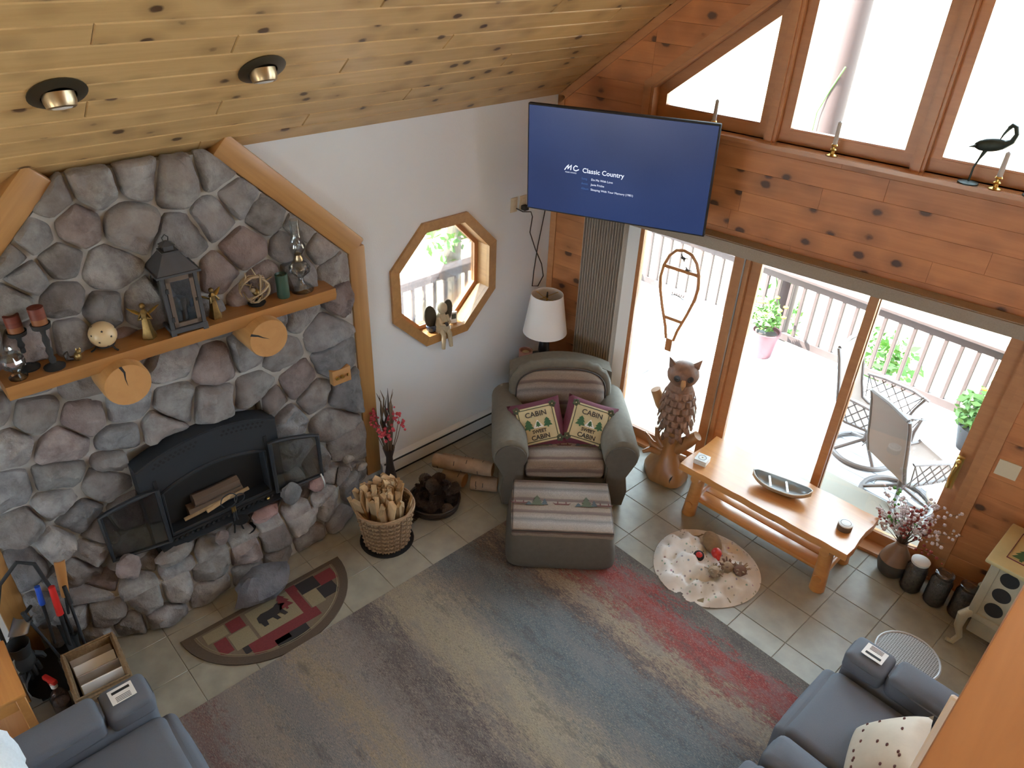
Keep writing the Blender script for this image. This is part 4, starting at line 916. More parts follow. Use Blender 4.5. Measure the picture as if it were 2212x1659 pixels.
# outlets, cables on the white wall
ol = thing('outlet_plate', 'almond outlet plates on the white wall beside the television', 'outlet', (0, -.41, 2.015))
for y in (-.05, .05):
    o = M().rbox((.004, y, 0), (.008, .072, .118), .003, 2).build('plate', MT['offwhite'], ol)
    for z in (-.022, .022): M().rbox((.009, y, z), (.004, .03, .028), .002, 1).build('socket', MT['offwhite'], o)
cb = M(); cb.tube([(.012, -.44, 1.985), (.05, -.40, 1.96), (.07, -.33, 1.95), (.06, -.30, 1.90), (.02, -.28, 1.75), (.015, -.20, 1.58), (.012, -.11, 1.42), (.012, -.08, 1.30), (.012, -.14, 1.22), (.012, -.21, 1.24), (.012, -.20, 1.38), (.012, -.17, 1.60), (.014, -.13, 1.80), (.05, -.12, 2.05), (.2, -.15, 2.3)], .005, 6)
tag(cb.build('cable', MT['darkpot']), 'thin brown cable looping down the white wall below the television', 'cable')
pg = M().rbox((.03, -.36, 1.98), (.05, .05, .04), .008, 2); tag(pg.build('plug_adapter', MT['blackmatte']), 'black plug in the outlet plate beside the television', 'plug')
# light switch on the stones and plate on the pine wall
sw = thing('switch_plate', 'wooden switch plate with knobs on the stone face by the trim', 'switch', (.155, -2.235, 1.205))
M().rbox((.02, 0, 0), (.05, .145, .115), .004, 2).build('plate', MT['logend'], sw)
for y in (-.04, .0): M().tube([(.045, y, 0), (.06, y, 0)], .014, 12).build('knob', MT['brass'], sw)
M().box((.05, .045, 0), (.012, .008, .02)).build('toggle', MT['brass'], sw)
tag(M().prism(rect(3.64, 3.765, 1.035, 1.15), -.028, -.018, FW).build('cover_plate', MT['offwhite']), 'almond blank cover plate on the pine wall right of the door', 'wall plate')
# ------------------------------------------------------------------ blinds and valance
MT['vane'] = flat('taupe_blind', (.46, .385, .32), .8, var=.15, vscale=90, bump=.2, bscale=200); MT['valance'] = flat('beige_valance', (.30, .245, .195), .85, var=.2, vscale=120, bump=.3, bscale=200)
bl = thing('vertical_blinds', 'taupe vertical blinds stacked to the left of the patio door', 'blinds', (0, 0, 0))
for k in range(16):
    s_ = .40 + k * .0245; M().prism([(s_, -.115), (s_ + .004, -.115), (s_ + .012, -.03), (s_ + .008, -.03)], .04, 2.0, lambda u, v, w_: FW(u, w_, v - .005)).build('vane', MT['vane'], bl, smooth=False)
M().prism([(.80, -.10), (.875, -.045), (.872, -.04), (.797, -.095)], .05, 1.99, lambda u, v, w_: FW(u, w_, v)).build('turned_vane', MT['paper'], bl, smooth=False)
va = M().prism([(.36, 2.0), (3.75, 2.0), (3.75, 2.085), (.36, 2.085)], -.145, -.125, FW); va.prism([(.36, 2.075), (3.75, 2.075), (3.75, 2.09), (.36, 2.09)], -.13, -.02, FW); va.prism([(.36, 2.0), (.38, 2.0), (.38, 2.085), (.36, 2.085)], -.13, -.02, FW)
vo = va.build('valance', MT['valance']); tag(vo, 'long beige fabric covered valance above the patio door', 'valance')
# ------------------------------------------------------------------ snowshoe hanging on the glass
def fwo(nm, lab, cat, s_, z_, n_=0.0, group=None): return thing(nm, lab, cat, FW(s_, z_, n_), AW, group)
sn = fwo('snowshoe', 'old wooden snowshoe decoration hanging on the left door glass', 'snowshoe', 1.255, 1.02, -.03)
hw = [(0, 0), (.03, .0), (.033, .10), (.055, .20), (.11, .36), (.15, .50), (.163, .60), (.15, .70), (.115, .79), (.065, .845), (0, .86)]
oln = [(x, 0, z) for x, z in hw] + [(-x, 0, z) for x, z in reversed(hw[1:-1])]
M().tube(oln[2:-1], .0125, 8).build('frame', MT['post'], sn)
M().box((0, 0, .05), (.055, .014, .11)).build('tail', MT['post'], sn)
M().box((0, 0, .70), (.30, .012, .026)).build('crossbar', MT['post'], sn); M().box((0, 0, .28), (.155, .012, .026)).build('crossbar', MT['post'], sn)
def bird(m, x, z, s_):
    m.ball((x, 0, z), (.022 * s_, .008, .012 * s_), 8, 5); m.tube([(x, 0, z), (x - .02 * s_, 0, z + .028 * s_), (x - .004, 0, z)], .006 * s_, 5); m.tube([(x, 0, z), (x + .012 * s_, 0, z - .026 * s_), (x + .012, 0, z)], .006 * s_, 5); m.tube([(x, 0, z), (x + .04 * s_, 0, z + .006)], .004, 5)
b_ = M(); bird(b_, -.0, .80, 1); b_.build('bird_figure', MT['darkpot'], sn); b_ = M(); bird(b_, .05, .715, .9); b_.build('bird_figure', MT['darkpot'], sn)
lc = M()
for k in range(5): lc.tube([(-.05 + k * .024, 0, .27), (-.03 + k * .015, 0, .12)], .0012, 4); lc.tube([(-.06, 0, .25 - k * .03), (.06 - k * .008, 0, .22 - k * .02)], .0012, 4)
lc.build('lacing', MT['wicker'], sn)
st_ = M(); st_.tube([(-.05, 0, .48), (-.02, 0, .49), (.02, 0, .485), (.06, 0, .47)], .0035, 5)
for k in range(6): st_.tube([(-.04 + k * .018, 0, .48), (-.042 + k * .02, 0, .505)], .0018, 4)
st_.build('painted_reeds', MT['motblue'], sn)
# ------------------------------------------------------------------ things on the upper sill
MT['taper'] = flat('taper_candle', (.52, .50, .50), .5)
for k, (s_, lab) in enumerate(((1.31, 'white taper candle in a brass stick behind the television corner'), (2.13, 'white taper candle in a brass stick alone on the middle of the sill'), (3.05, 'white taper candle in a brass stick beside the heron figure'))):
    c = fwo('candlestick', lab, 'candlestick', s_, 2.77, -.035, 'candlesticks on the window sill')
    M().lathe([(.034, 0), (.036, .004), (.016, .012), (.012, .03), (.02, .036), (.012, .044), (.012, .055), (.021, .062), (.016, .07), (0, .07)], n=14).build('holder', MT['brass'], c)
    M().lathe([(.0145, .066), (.0125, .20), (.004, .207), (0, .208)], n=10).build('candle', MT['taper'], c)
MT['verdi'] = flat('verdigris_bronze', (.035, .05, .045), .5, .5, var=.3, vscale=40)
he = fwo('heron_figure', 'verdigris metal heron preening on one leg on the window sill', 'figurine', 2.91, 2.77, -.035)
M().lathe([(.055, 0), (.055, .008), (.02, .014), (0, .016)], n=14).build('base', MT['verdi'], he)
M().tube([(0, 0, .01), (.0, 0, .09), (.012, 0, .14), (.03, 0, .20)], [.006, .005, .006, .014], 7).build('leg', MT['verdi'], he)
M().ball((.045, 0, .225), (.085, .032, .036), 14, 8, (0, R(-12), 0)).build('body', MT['verdi'], he); M().tube([(-.02, 0, .21), (-.06, 0, .195)], [.03, .004], 8, flat=.4).build('tail', MT['verdi'], he)
M().tube([(.10, 0, .235), (.135, 0, .26), (.145, 0, .30), (.13, 0, .335), (.112, 0, .342), (.10, 0, .325)], [.024, .016, .012, .012, .014, .012], 8).build('neck', MT['verdi'], he)
M().tube([(.103, 0, .33), (.085, 0, .29), (.075, 0, .25)], [.010, .006, .002], 6).build('beak', MT['verdi'], he)
h2 = fwo('figure_base', 'dark bronze figure foot on the window sill at the picture edge', 'figurine', 3.24, 2.77, -.035)
M().lathe([(.055, 0), (.055, .008), (.02, .014), (0, .016)], n=14).build('base', MT['verdi'], h2); M().tube([(0, 0, .01), (.0, 0, .09), (.012, 0, .2)], [.006, .005, .006], 7).build('leg', MT['verdi'], h2)
# ------------------------------------------------------------------ eyeball ceiling lights
MT['bronze'] = flat('bronze_trim', (.10, .085, .06), .4, .8); MT['bronzelt'] = flat('bronze_eyeball', (.42, .32, .20), .32, .9); MT['lens'] = flat('frosted_lens', (.72, .70, .68), .5)
for k, (x, y, lab) in enumerate(((.615, -3.613, 'bronze eyeball ceiling light nearer the left edge, above the fireplace'), (.636, -2.73, 'bronze eyeball ceiling light above the right end of the mantel'))):
    c = thing('ceiling_light', lab, 'ceiling light', (x + uz * .002, y, ZE + SL * x - .001), (0, R(180) - math.atan(SL), 0), 'eyeball lights in the pine ceiling')
    M().lathe([(.115, 0), (.117, .006), (.10, .014), (.07, .018), (.07, .0)], n=28).build('trim_ring', MT['bronze'], c)
    e_ = M().lathe([(.064, .0), (.064, .035), (.058, .055), (.05, .06), (.046, .058)], n=24, rot=(0, R(22), 0)); e_.build('eyeball', MT['bronzelt'], c)
    M().lathe([(.05, .052), (.035, .062), (0, .066)], n=20, rot=(0, R(22), 0)).build('lens', MT['lens'], c)
# ------------------------------------------------------------------ mantel things (top z 1.93)
ZM = 1.93
def mthing(nm, lab, cat, x, y, rz=0, group=None): return thing(nm, lab, cat, (x, y, ZM), rz, group)
gj = mthing('crystal_jar', 'small cut crystal candy jar at the left end of the mantel', 'jar', .24, -4.05)
M().lathe([(.04, 0), (.045, .01), (.018, .03), (.02, .04), (.05, .07), (.055, .10), (.05, .115)], n=10).build('bowl', MT['clear'], gj, ang=10); M().lathe([(.054, .115), (.045, .135), (.015, .15), (.018, .165), (.012, .18), (0, .183)], n=10).build('lid', MT['clear'], gj, ang=10)
M().ball((0, 0, .085), (.032, .032, .02), 8, 5).build('sweets', MT['rose'], gj)
MT['candle_r'] = wood('layered_wax', (.17, .034, .016), (.10, .018, .01), grain=(60, 1, 1), knots=0, rough=.5, var=.05, ax=2); MT['candle_o'] = flat('amber_wax', (.22, .08, .025), .5)
for x, y, h, lab in ((.17, -3.985, .215, 'shorter black twisted candle holder with red and amber pillar candle'), (.24, -3.885, .255, 'taller black twisted candle holder with red and amber pillar candle')):
    c = mthing('candle_holder', lab, 'candle holder', x, y, 0, 'black candle holders on the mantel')
    M().lathe([(.05, 0), (.052, .008), (.03, .016), (.014, .03), (.018, .05), (.011, .07), (.018, .10), (.011, .12), (.017, h * .62), (.010, h * .75), (.016, h * .86), (.042, h * .9), (.046, h), (.038, h), (.036, h - .01), (0, h - .01)], n=18).build('stem', MT['blackmatte'], c)
    M().lathe([(.036, h - .005), (.036, h + .03)], n=20).build('candle_base', MT['candle_o'], c); M().lathe([(.0362, h + .03), (.0362, h + .088), (.03, h + .09), (.012, h + .084), (0, h + .084)], n=20).build('candle', MT['candle_r'], c)
sq = mthing('squirrel_figure', 'small brown squirrel figurine on the mantel', 'figurine', .24, -3.775)
M().ball((0, .005, .025), (.022, .018, .026), 10, 7).build('body', MT['gold'], sq); M().ball((.012, .012, .056), (.015, .014, .014), 9, 6).build('head', MT['gold'], sq)
M().tube([(.012, .004, .066), (.012, .003, .077)], [.005, .001], 5).build('ear', MT['gold'], sq); M().tube([(.014, .02, .066), (.014, .021, .077)], [.005, .001], 5).build('ear', MT['gold'], sq)
M().tube([(-.01, -.015, .012), (-.015, -.04, .02), (-.012, -.045, .045), (-.008, -.035, .06)], [.01, .015, .014, .004], 8).build('tail', MT['darkpot'], sq)
bs = mthing('star_ball', 'cream ceramic ball pierced with stars on a black iron stand', 'candle ball', .20, -3.62)
MT['ceramic'] = flat('cream_ceramic', (.56, .42, .24), .35)
M().ball((0, 0, .085), .07, 24, 16).build('ball', MT['ceramic'], bs)
rs = random.Random(2)
star = [(math.cos(R(90 + 36 * k)) * (1 if k % 2 == 0 else .45), math.sin(R(90 + 36 * k)) * (1 if k % 2 == 0 else .45)) for k in range(10)]
for k in range(16):
    z = -.75 + 1.6 * (k + .5) / 16; a = k * 2.4; d = Vector((math.sqrt(1 - z * z) * math.cos(a), math.sqrt(1 - z * z) * math.sin(a), z)); t1 = d.orthogonal().normalized(); t2 = d.cross(t1)
    M().add([tuple(Vector((0, 0, .085)) + d * .0703 + (t1 * p + t2 * q) * .0085) for p, q in star] + [tuple(Vector((0, 0, .085)) + d * .0712)], [(i, (i + 1) % 10, 10) for i in range(10)]).build('star_hole', MT['blackmatte'], bs, smooth=False)
sd = M(); sd.tube([(.045 * math.cos(R(k * 20)), .045 * math.sin(R(k * 20)), .026) for k in range(18)], .004, 6, closed=True)
for k in range(3): a = R(30 + 120 * k); sd.tube([(.045 * math.cos(a), .045 * math.sin(a), .026), (.06 * math.cos(a), .06 * math.sin(a), .01), (.078 * math.cos(a), .078 * math.sin(a), .004)], .005, 6)
sd.build('stand', MT['blackmatte'], bs)
def angel(lab, y, s_, rz):
    a = mthing('angel_figure', lab, 'figurine', .22, y, rz, 'gold angels on the mantel')
    M().lathe([(.034 * s_, 0), (.036 * s_, .01), (.026 * s_, .05 * s_), (.02 * s_, .10 * s_), (.016 * s_, .13 * s_), (.018 * s_, .145 * s_), (.008 * s_, .16 * s_)], n=14, wob=lambda t, z: 1 + .1 * math.sin(5 * t)).build('robe', MT['gold'], a)
    M().ball((.0, 0, .178 * s_), .015 * s_, 10, 7).build('head', MT['gold'], a)
    for sg in (-1, 1):
        w_ = M().tube([(-.01, sg * .008, .12 * s_), (-.018, sg * .045 * s_, .145 * s_), (-.02, sg * .075 * s_, .165 * s_)], [.014 * s_, .017 * s_, .003], 8, flat=.35); w_.build('wing', MT['brass'], a)
        M().tube([(.004, sg * .017 * s_, .138 * s_), (.02, sg * .03 * s_, .11 * s_), (.03, sg * .012 * s_, .12 * s_)], .006 * s_, 6).build('arm', MT['gold'], a)
angel('gilt angel figurine standing to the left of the black lantern', -3.40, 1.08, R(-20)); angel('gilt angel figurine standing to the right of the black lantern', -3.02, .98, R(15))
# lantern
ln = mthing('lantern', 'tall black wood lantern with glass panes on the mantel', 'lantern', .205, -3.20, R(-3))
MT['lant'] = flat('charcoal_painted_wood', (.05, .052, .058), .6, var=.2, vscale=20); MT['lantb'] = flat('worn_brown_wood', (.115, .082, .062), .6, var=.25, vscale=30)
M().rbox((0, 0, .025), (.205, .205, .03), .004, 1).build('base', MT['lant'], ln)
for sx in (-1, 1):
    for sy in (-1, 1):
        M().box((sx * .088, sy * .088, .005), (.028, .028, .018)).build('foot', MT['lant'], ln); M().box((sx * .087, sy * .087, .195), (.02, .02, .31)).build('corner_post', MT['lant'], ln)
dfr = M().box((.093, -.062, .195), (.014, .022, .29)).box((.093, .062, .195), (.014, .022, .29)).box((.093, 0, .33), (.014, .146, .024)).box((.093, 0, .06), (.014, .146, .024))
do = dfr.build('door', MT['lantb'], ln); M().box((.092, 0, .195), (.003, .11, .26)).build('pane', MT['clear'], do, smooth=False); M().box((.103, .07, .19), (.01, .014, .016)).build('latch', MT['blackmatte'], do)
for z in (.27, .10): M().box((.102, -.074, z), (.006, .014, .028)).build('hinge', MT['blackmatte'], do)
for d_, s2 in (((-.09, 0, .195), (.003, .155, .30)), ((0, -.09, .195), (.155, .003, .30)), ((0, .09, .195), (.155, .003, .30))): M().box(d_, s2).build('pane', MT['clear'], ln, smooth=False)
def pyr(m, z0, h0, z1, h1): m.add([(-h0, -h0, z0), (h0, -h0, z0), (h0, h0, z0), (-h0, h0, z0), (-h1, -h1, z1), (h1, -h1, z1), (h1, h1, z1), (-h1, h1, z1)], [(3, 2, 1, 0), (4, 5, 6, 7), (0, 1, 5, 4), (1, 2, 6, 5), (2, 3, 7, 6), (3, 0, 4, 7)])
rf = M(); pyr(rf, .35, .118, .362, .118); pyr(rf, .362, .108, .455, .042); pyr(rf, .455, .045, .462, .045); rf.build('roof', MT['lant'], ln, smooth=False)
ch_ = M(); pyr(ch_, .462, .026, .49, .026); pyr(ch_, .49, .036, .512, .006); ch_.build('chimney', MT['lant'], ln, smooth=False)
M().tube([(0, -.012, .51), (0, -.016, .53), (0, 0, .545), (0, .016, .53), (0, .012, .51)], .003, 6).build('ring', MT['blackmatte'], ln)
cd = mthing('pillar_candle', 'brown pinecone candle in a glass cup inside the lantern', 'candle', .205, -3.20); cd.location.z = ZM + .042
M().lathe([(.035, 0), (.035, .07)], n=16).build('cup', MT['clear'], cd); M().lathe([(.032, .004), (.032, .085), (.038, .10), (.036, .13), (.01, .145), (0, .145)], n=14).build('wax', MT['lantb'], cd)
# antler ball with a bird
an = mthing('antler_nest', 'ball of woven antlers with a small bird inside, on the mantel', 'ornament', .21, -2.76)
MT['antler'] = flat('antler', (.34, .25, .15), .55, var=.35, vscale=15); ra = random.Random(9)
for k in range(14):
    ax_ = Vector((ra.uniform(-1, 1), ra.uniform(-1, 1), ra.uniform(-.6, .6))).normalized(); t1 = ax_.orthogonal().normalized(); t2 = ax_.cross(t1); a0 = ra.uniform(0, 6.28); sp_ = ra.uniform(2.2, 3.6)
    pts = [Vector((0, 0, .105)) + (t1 * math.cos(a0 + sp_ * i / 9) + t2 * math.sin(a0 + sp_ * i / 9)) * .083 + ax_ * .02 for i in range(10)]
    if min(p.z for p in pts) < .012: pts = [Vector((p.x, p.y, max(p.z, .014))) for p in pts]
    M().tube([tuple(p) for p in pts], [.0085 - .0065 * abs(i - 4) / 5 for i in range(10)], 6).build('antler', MT['antler'], an)
for p, q in (((0, -.04, .17), (.01, -.05, .225)), ((.0, .02, .18), (.0, .0, .235)), ((.02, .06, .14), (.03, .105, .165)), ((.01, -.06, .16), (.0, -.035, .215))): M().tube([p, q], [.006, .0015], 6).build('tine', MT['antler'], an)
M().ball((.01, 0, .085), (.03, .022, .024), 10, 7).build('bird_body', MT['gold'], an); M().ball((.025, -.022, .108), .015, 9, 6).build('bird_head', MT['antler'], an); M().lathe([(.045, 0), (.055, .012), (.03, .02)], n=12).build('dark_foot', MT['blackmatte'], an)
gc = mthing('green_candle', 'dark green pillar candle on the mantel beside the glass oil lamp', 'candle', .215, -2.585)
MT['gwax'] = flat('green_wax', (.035, .075, .05), .45); M().lathe([(.037, 0), (.038, .005), (.038, .15), (.034, .153), (.028, .14), (0, .138)], n=24).build('wax', MT['gwax'], gc); M().tube([(0, 0, .138), (.002, 0, .15)], .002, 5).build('wick', MT['blackmatte'], gc)
ol_ = mthing('oil_lamp', 'clear glass oil lamp with tall chimney at the right end of the mantel', 'oil lamp', .20, -2.45)
M().lathe([(.07, 0), (.072, .008), (.05, .03), (.018, .06), (.014, .085), (.03, .10), (.062, .13), (.065, .155), (.045, .185), (.025, .2)], n=24).build('font', MT['clear'], ol_)
M().lathe([(.026, .2), (.028, .215), (.018, .235), (.02, .245)], n=16).build('burner', MT['bronzelt'], ol_)
M().lathe([(.026, .24), (.046, .275), (.05, .295), (.034, .33), (.026, .38), (.028, .46)], n=20).build('chimney', MT['clear'], ol_)
# ------------------------------------------------------------------ hearth: andiron style fire tool stand
ft = thing('candelabra_stand', 'small black wrought iron stand with scrolls and a round plate on the hearth', 'iron stand', (.27, -3.18, .35))
s1 = M()
for k, (cx, cz, r_) in enumerate(((-.01, .30, .055), (.06, .285, .035))): s1.tube([(0, cx + r_ * math.cos(R(a)), cz + r_ * math.sin(R(a))) for a in range(-100, 250, 25)], .004, 6)
s1.build('scroll', MT['black'], ft)
for y0, y1 in ((-.03, .0), (.045, .015)): M().tube([(.02, y0, .0), (.01, y1, .15), (0, y1, .245)], .006, 6).build('leg', MT['black'], ft)
M().tube([(-.05, .0, .0), (-.01, .005, .15), (0, .005, .24)], .006, 6).build('leg', MT['black'], ft)
M().lathe([(.05, .125), (.052, .13), (.03, .126)], (.03, .03, 0), 20).build('plate', MT['blackmatte'], ft)
for y in (.0, .015): M().tube([(.002, y, .19), (.001, y, .24)], .0085, 8).build('brass_coil', MT['gold'], ft)
dk = M().lathe([(.06, 0), (.066, .012), (.05, .008)], n=18); tag(dk.build('ash_saucer', MT['black'], None, (.275, -3.12, .352)), 'shallow dark iron saucer on the hearth behind the square rock', 'saucer')
# ------------------------------------------------------------------ window ledge of the octagon
MT['fur'] = flat('dark_feather', (.055, .045, .028), .9, var=.3, vscale=40); MT['doll'] = flat('doll_cloth', (.46, .37, .24), .85, var=.3, vscale=25)
ag = thing('angel_doll', 'seated cloth angel doll with dark feather wings in the octagon window', 'doll', (-.012, -1.19, OZ - .432)); ag.scale = (1.3, 1.3, 1.3)
M().lathe([(.045, 0), (.05, .03), (.035, .08), (.022, .12)], n=12, wob=lambda t, z: 1 + .12 * math.sin(4 * t)).build('body', MT['doll'], ag); M().ball((.01, 0, .155), (.032, .032, .038), 10, 7).build('head', MT['doll'], ag)
for sg in (-1, 1):
    M().ball((-.03, sg * .062, .095), (.016, .045, .082), 10, 8, (R(-10 * sg), 0, 0)).build('wing', MT['fur'], ag)
    M().tube([(.02, sg * .02, .02), (.05, sg * .022, -.01), (.055, sg * .03, -.10)], [.018, .016, .012], 8).build('leg', MT['doll'], ag); M().tube([(.01, sg * .03, .10), (.04, sg * .03, .06), (.05, sg * .005, .055)], [.013, .011, .009], 8).build('arm', MT['doll'], ag)
M().ball((.05, 0, .06), .014, 8, 5).build('held_heart', MT['darkpot'], ag)
pt = thing('small_pot', 'small dark glazed pot beside the angel doll in the octagon window', 'pot', (-.045, -1.265, OZ - .432)); M().lathe([(.025, 0), (.042, .02), (.045, .05), (.036, .062), (.034, .05)], n=16).build('bowl', flat('blue_glaze', (.03, .045, .08), .2), pt)
th = thing('thermometer', 'small white digital thermometer standing in the octagon window', 'thermometer', (-.05, -1.04, OZ - .432), R(-12)); M().rbox((0, 0, .05), (.02, .062, .10), .004, 2).build('case', MT['paper'], th); M().box((.0105, 0, .063), (.002, .04, .045)).build('display', flat('lcd', (.09, .10, .085), .3), th)
# ------------------------------------------------------------------ corner table, lamp and its things
ct = thing('corner_table', 'dark round corner table behind the armchair', 'table', (.31, -.31, 0))
M().lathe([(.27, .575), (.28, .58), (.28, .60), (.27, .605), (0, .605)], n=28).build('top', MT['darkpot'], ct)
for k in range(3): a = R(75 + 120 * k); M().tube([(.2 * math.cos(a), .2 * math.sin(a), 0), (.12 * math.cos(a), .12 * math.sin(a), .3), (.19 * math.cos(a), .19 * math.sin(a), .58)], .016, 8).build('leg', MT['darkpot'], ct)
lp = thing('table_lamp', 'table lamp with a cream cone shade in the room corner', 'lamp', (.29, -.305, .606))
M().lathe([(.07, 0), (.075, .01), (.04, .03), (.03, .08), (.05, .15), (.045, .22), (.02, .28), (.012, .33)], n=20).build('base', MT['darkpot'], lp); M().tube([(0, 0, .3), (0, 0, .66)], .006, 8).build('stem', MT['brass'], lp)
M().lathe([(.19, .335), (.135, .69), (.132, .69), (.187, .337)], n=36).build('shade', MT['lampshade'], lp)
hr = M(); hr.tube([(-.13, 0, .67), (-.03, 0, .645), (.03, 0, .645), (.13, 0, .67)], .003, 5); hr.tube([(0, -.13, .67), (0, .13, .67)], .003, 5); hr.build('harp', MT['brass'], lp); M().tube([(0, 0, .66), (0, 0, .71)], [.009, .005], 8).build('finial', MT['darkpot'], lp)
bc_ = thing('birch_candle', 'pink birch bark candle holder on the corner table left of the lamp', 'candle holder', (.205, -.44, .606)); M().lathe([(.058, 0), (.06, .01), (.06, .16), (.05, .162), (.046, .13), (0, .128)], n=20).build('sleeve', flat('birch_pink', (.40, .20, .16), .8, var=.4, vscale=12), bc_); M().lathe([(.03, .128), (.03, .145), (0, .145)], n=14).build('wax', MT['cream'], bc_)
bd_ = thing('small_bowl', 'pale green footed glass bowl on the corner table right of the lamp', 'bowl', (.43, -.20, .606)); M().lathe([(.03, 0), (.032, .006), (.014, .02), (.05, .06), (.062, .085), (.058, .085), (.045, .06), (0, .035)], n=20).build('bowl', flat('celadon', (.34, .36, .24), .3), bd_)
# ------------------------------------------------------------------ log bench by the door
bn = thing('log_bench', 'varnished pine log bench with a wavy edged top and lower shelf', 'bench', (2.49, -.045, 0), R(2.5))
def wavy(hl_, hw_, seed, amp=.014):
    pts = []; n = 26
    def lip(t, sd): return amp * .35 * (1 if (int(t * 26 + sd) % 6) in (0, 5) else 0)
    for k in range(n + 1): t = k / n; pts.append((-hl_ + 2 * hl_ * t, -hw_ + lip(t, seed)))
    for k in range(1, 5): t = k / 5; pts.append((hl_ + amp * .5 * math.sin(9 * t), -hw_ + 2 * hw_ * t))
    for k in range(n + 1): t = 1 - k / n; pts.append((-hl_ + 2 * hl_ * t, hw_ - lip(t, seed + 5)))
    for k in range(1, 5): t = 1 - k / 5; pts.append((-hl_ - amp * .5 * math.sin(7 * t), -hw_ + 2 * hw_ * t))
    return pts
po = wavy(.665, .265, 1.0); tp = M(); n = len(po)
lv = [(.95, .395), (1.0, .405), (1.0, .448), (.985, .46)]
vs = [(x * (1 - (1 - q) * .5), y * q if q < 1 else y, z) for q, z in lv for x, y in po]
fs = [(r_ * n + k, r_ * n + (k + 1) % n, (r_ + 1) * n + (k + 1) % n, (r_ + 1) * n + k) for r_ in range(3) for k in range(n)] + [tuple(reversed(range(n))), tuple(3 * n + k for k in range(n))]
tp.add(vs, fs).build('top', MT['bench'], bn, ang=30)
for sx in (-1, 1):
    for sy in (-1, 1): M().tube([(sx * .54, sy * .20, .0), (sx * .515, sy * .175, .41)], [.055, .047], 12).build('leg', MT['bench'], bn)
    M().tube([(sx * .52, -.255, .375), (sx * .52, .255, .375)], .036, 12).build('upper_rail', MT['bench'], bn); M().tube([(sx * .53, -.25, .115), (sx * .53, .25, .115)], .03, 12).build('lower_rail', MT['bench'], bn)
for k in range(3): M().rbox((0, -.13 + k * .13, .155), (1.0, .127, .032), .008, 2).build('shelf_board', MT['bench'], bn)
bp = lambda x, y, z: Vector((2.49, -.045, 0)) + Matrix.Rotation(R(2.5), 3, 'Z') @ Vector((x, y, z))
cz = thing('coaster_stack', 'stack of square white stone coasters on the left end of the bench', 'coasters', bp(-.555, -.13, .460), R(12))
for k in range(4): M().rbox((0, 0, .006 + k * .0115), (.098, .098, .0105), .002, 1).build('coaster', MT['paper'], cz)
M().tube([(.03 * math.cos(R(30 * k)), .03 * math.sin(R(30 * k)), .0475) for k in range(12)], .0012, 4, closed=True).build('printed_ring', MT['motblue'], cz); M().ball((0, 0, .0475), (.007, .007, .001), 6, 4).build('printed_dot', MT['gold'], cz)
cr_ = thing('round_coasters', 'round tin of coasters with a white lid on the right end of the bench', 'coasters', bp(.535, -.03, .460))
M().lathe([(.047, 0), (.049, .004), (.049, .045), (0, .045)], n=24).build('tin', MT['lantb'], cr_); M().lathe([(.049, .045), (.049, .053), (.046, .055), (0, .055)], n=24).build('lid', MT['paper'], cr_); M().tube([(.034 * math.cos(R(20 * k)), .034 * math.sin(R(20 * k)), .0553) for k in range(18)], .0012, 4, closed=True).build('printed_ring', MT['motblue'], cr_)
cn = thing('canoe_dish', 'small metal and wood canoe shaped dish in the middle of the bench', 'dish', bp(.03, -.0, .460), R(15)); cn.scale = (1.38, 1.38, 1.3)
MT['canoe'] = flat('canoe_bark', (.40, .31, .20), .4, .1, var=.3, vscale=14); MT['canoein'] = flat('canoe_silver', (.36, .38, .38), .35, .4)
def hull(u, v, k=1.0, dz=0.0):
    x = (u * 2 - 1); wdt = .058 * (max(0, 1 - abs(x) ** 2.4)) ** .6 + .002; a = math.pi * (v - .5)
    sh = .03 * abs(x) ** 3; return (x * .155 * k, math.sin(a) * wdt * k, .052 + sh - math.cos(a) * .05 * (1 - .25 * abs(x) ** 4) * k + dz)
M().grid(25, 11, hull).build('hull', MT['canoe'], cn, ang=60); M().grid(25, 11, lambda u, v: hull(u, v, .94, .0015)).build('lining', MT['canoein'], cn, ang=60)
for v in (0, 1): M().tube([hull(u / 20, v) for u in range(21)], .0035, 6).build('gunwale', MT['paper'], cn)
for x in (-.06, .03): M().box((x, 0, .048), (.01, .09, .004), R(20)).build('thwart', MT['chrome'], cn)
# ------------------------------------------------------------------ dog bed and toys
db = thing('dog_bed', 'round white dog bed with a crumpled speckled cover by the bench', 'dog bed', (2.40, -.665, .002))
def specks():
    m, nt, b, o_ = nmat('speckled_cover'); b.inputs['Roughness'].default_value = .9; v, rn = coords(nt, rnd=False)
    vo = N(nt, 'ShaderNodeTexVoronoi', inp={'Scale': 26.0}); L(nt, v, vo.inputs['Vector'])
    mask = ramp(nt, vo.outputs['Distance'], [(.16, 1.0), (.24, 0.0)]); c2 = N(nt, 'ShaderNodeHueSaturation', inp={'Saturation': .7, 'Value': .4}); L(nt, vo.outputs['Color'], c2.inputs['Color'])
    n = N(nt, 'ShaderNodeTexNoise', inp={'Scale': 4.0}); L(nt, v, n.inputs['Vector'])
    base = ramp(nt, n.outputs[0], [(.4, (.82, .81, .79)), (.65, (.66, .62, .56))]); L(nt, mixc(nt, math_(nt, 'MULTIPLY', mask, .75), base, c2.outputs[0]), b.inputs['Base Color']); return m
dbm = M()
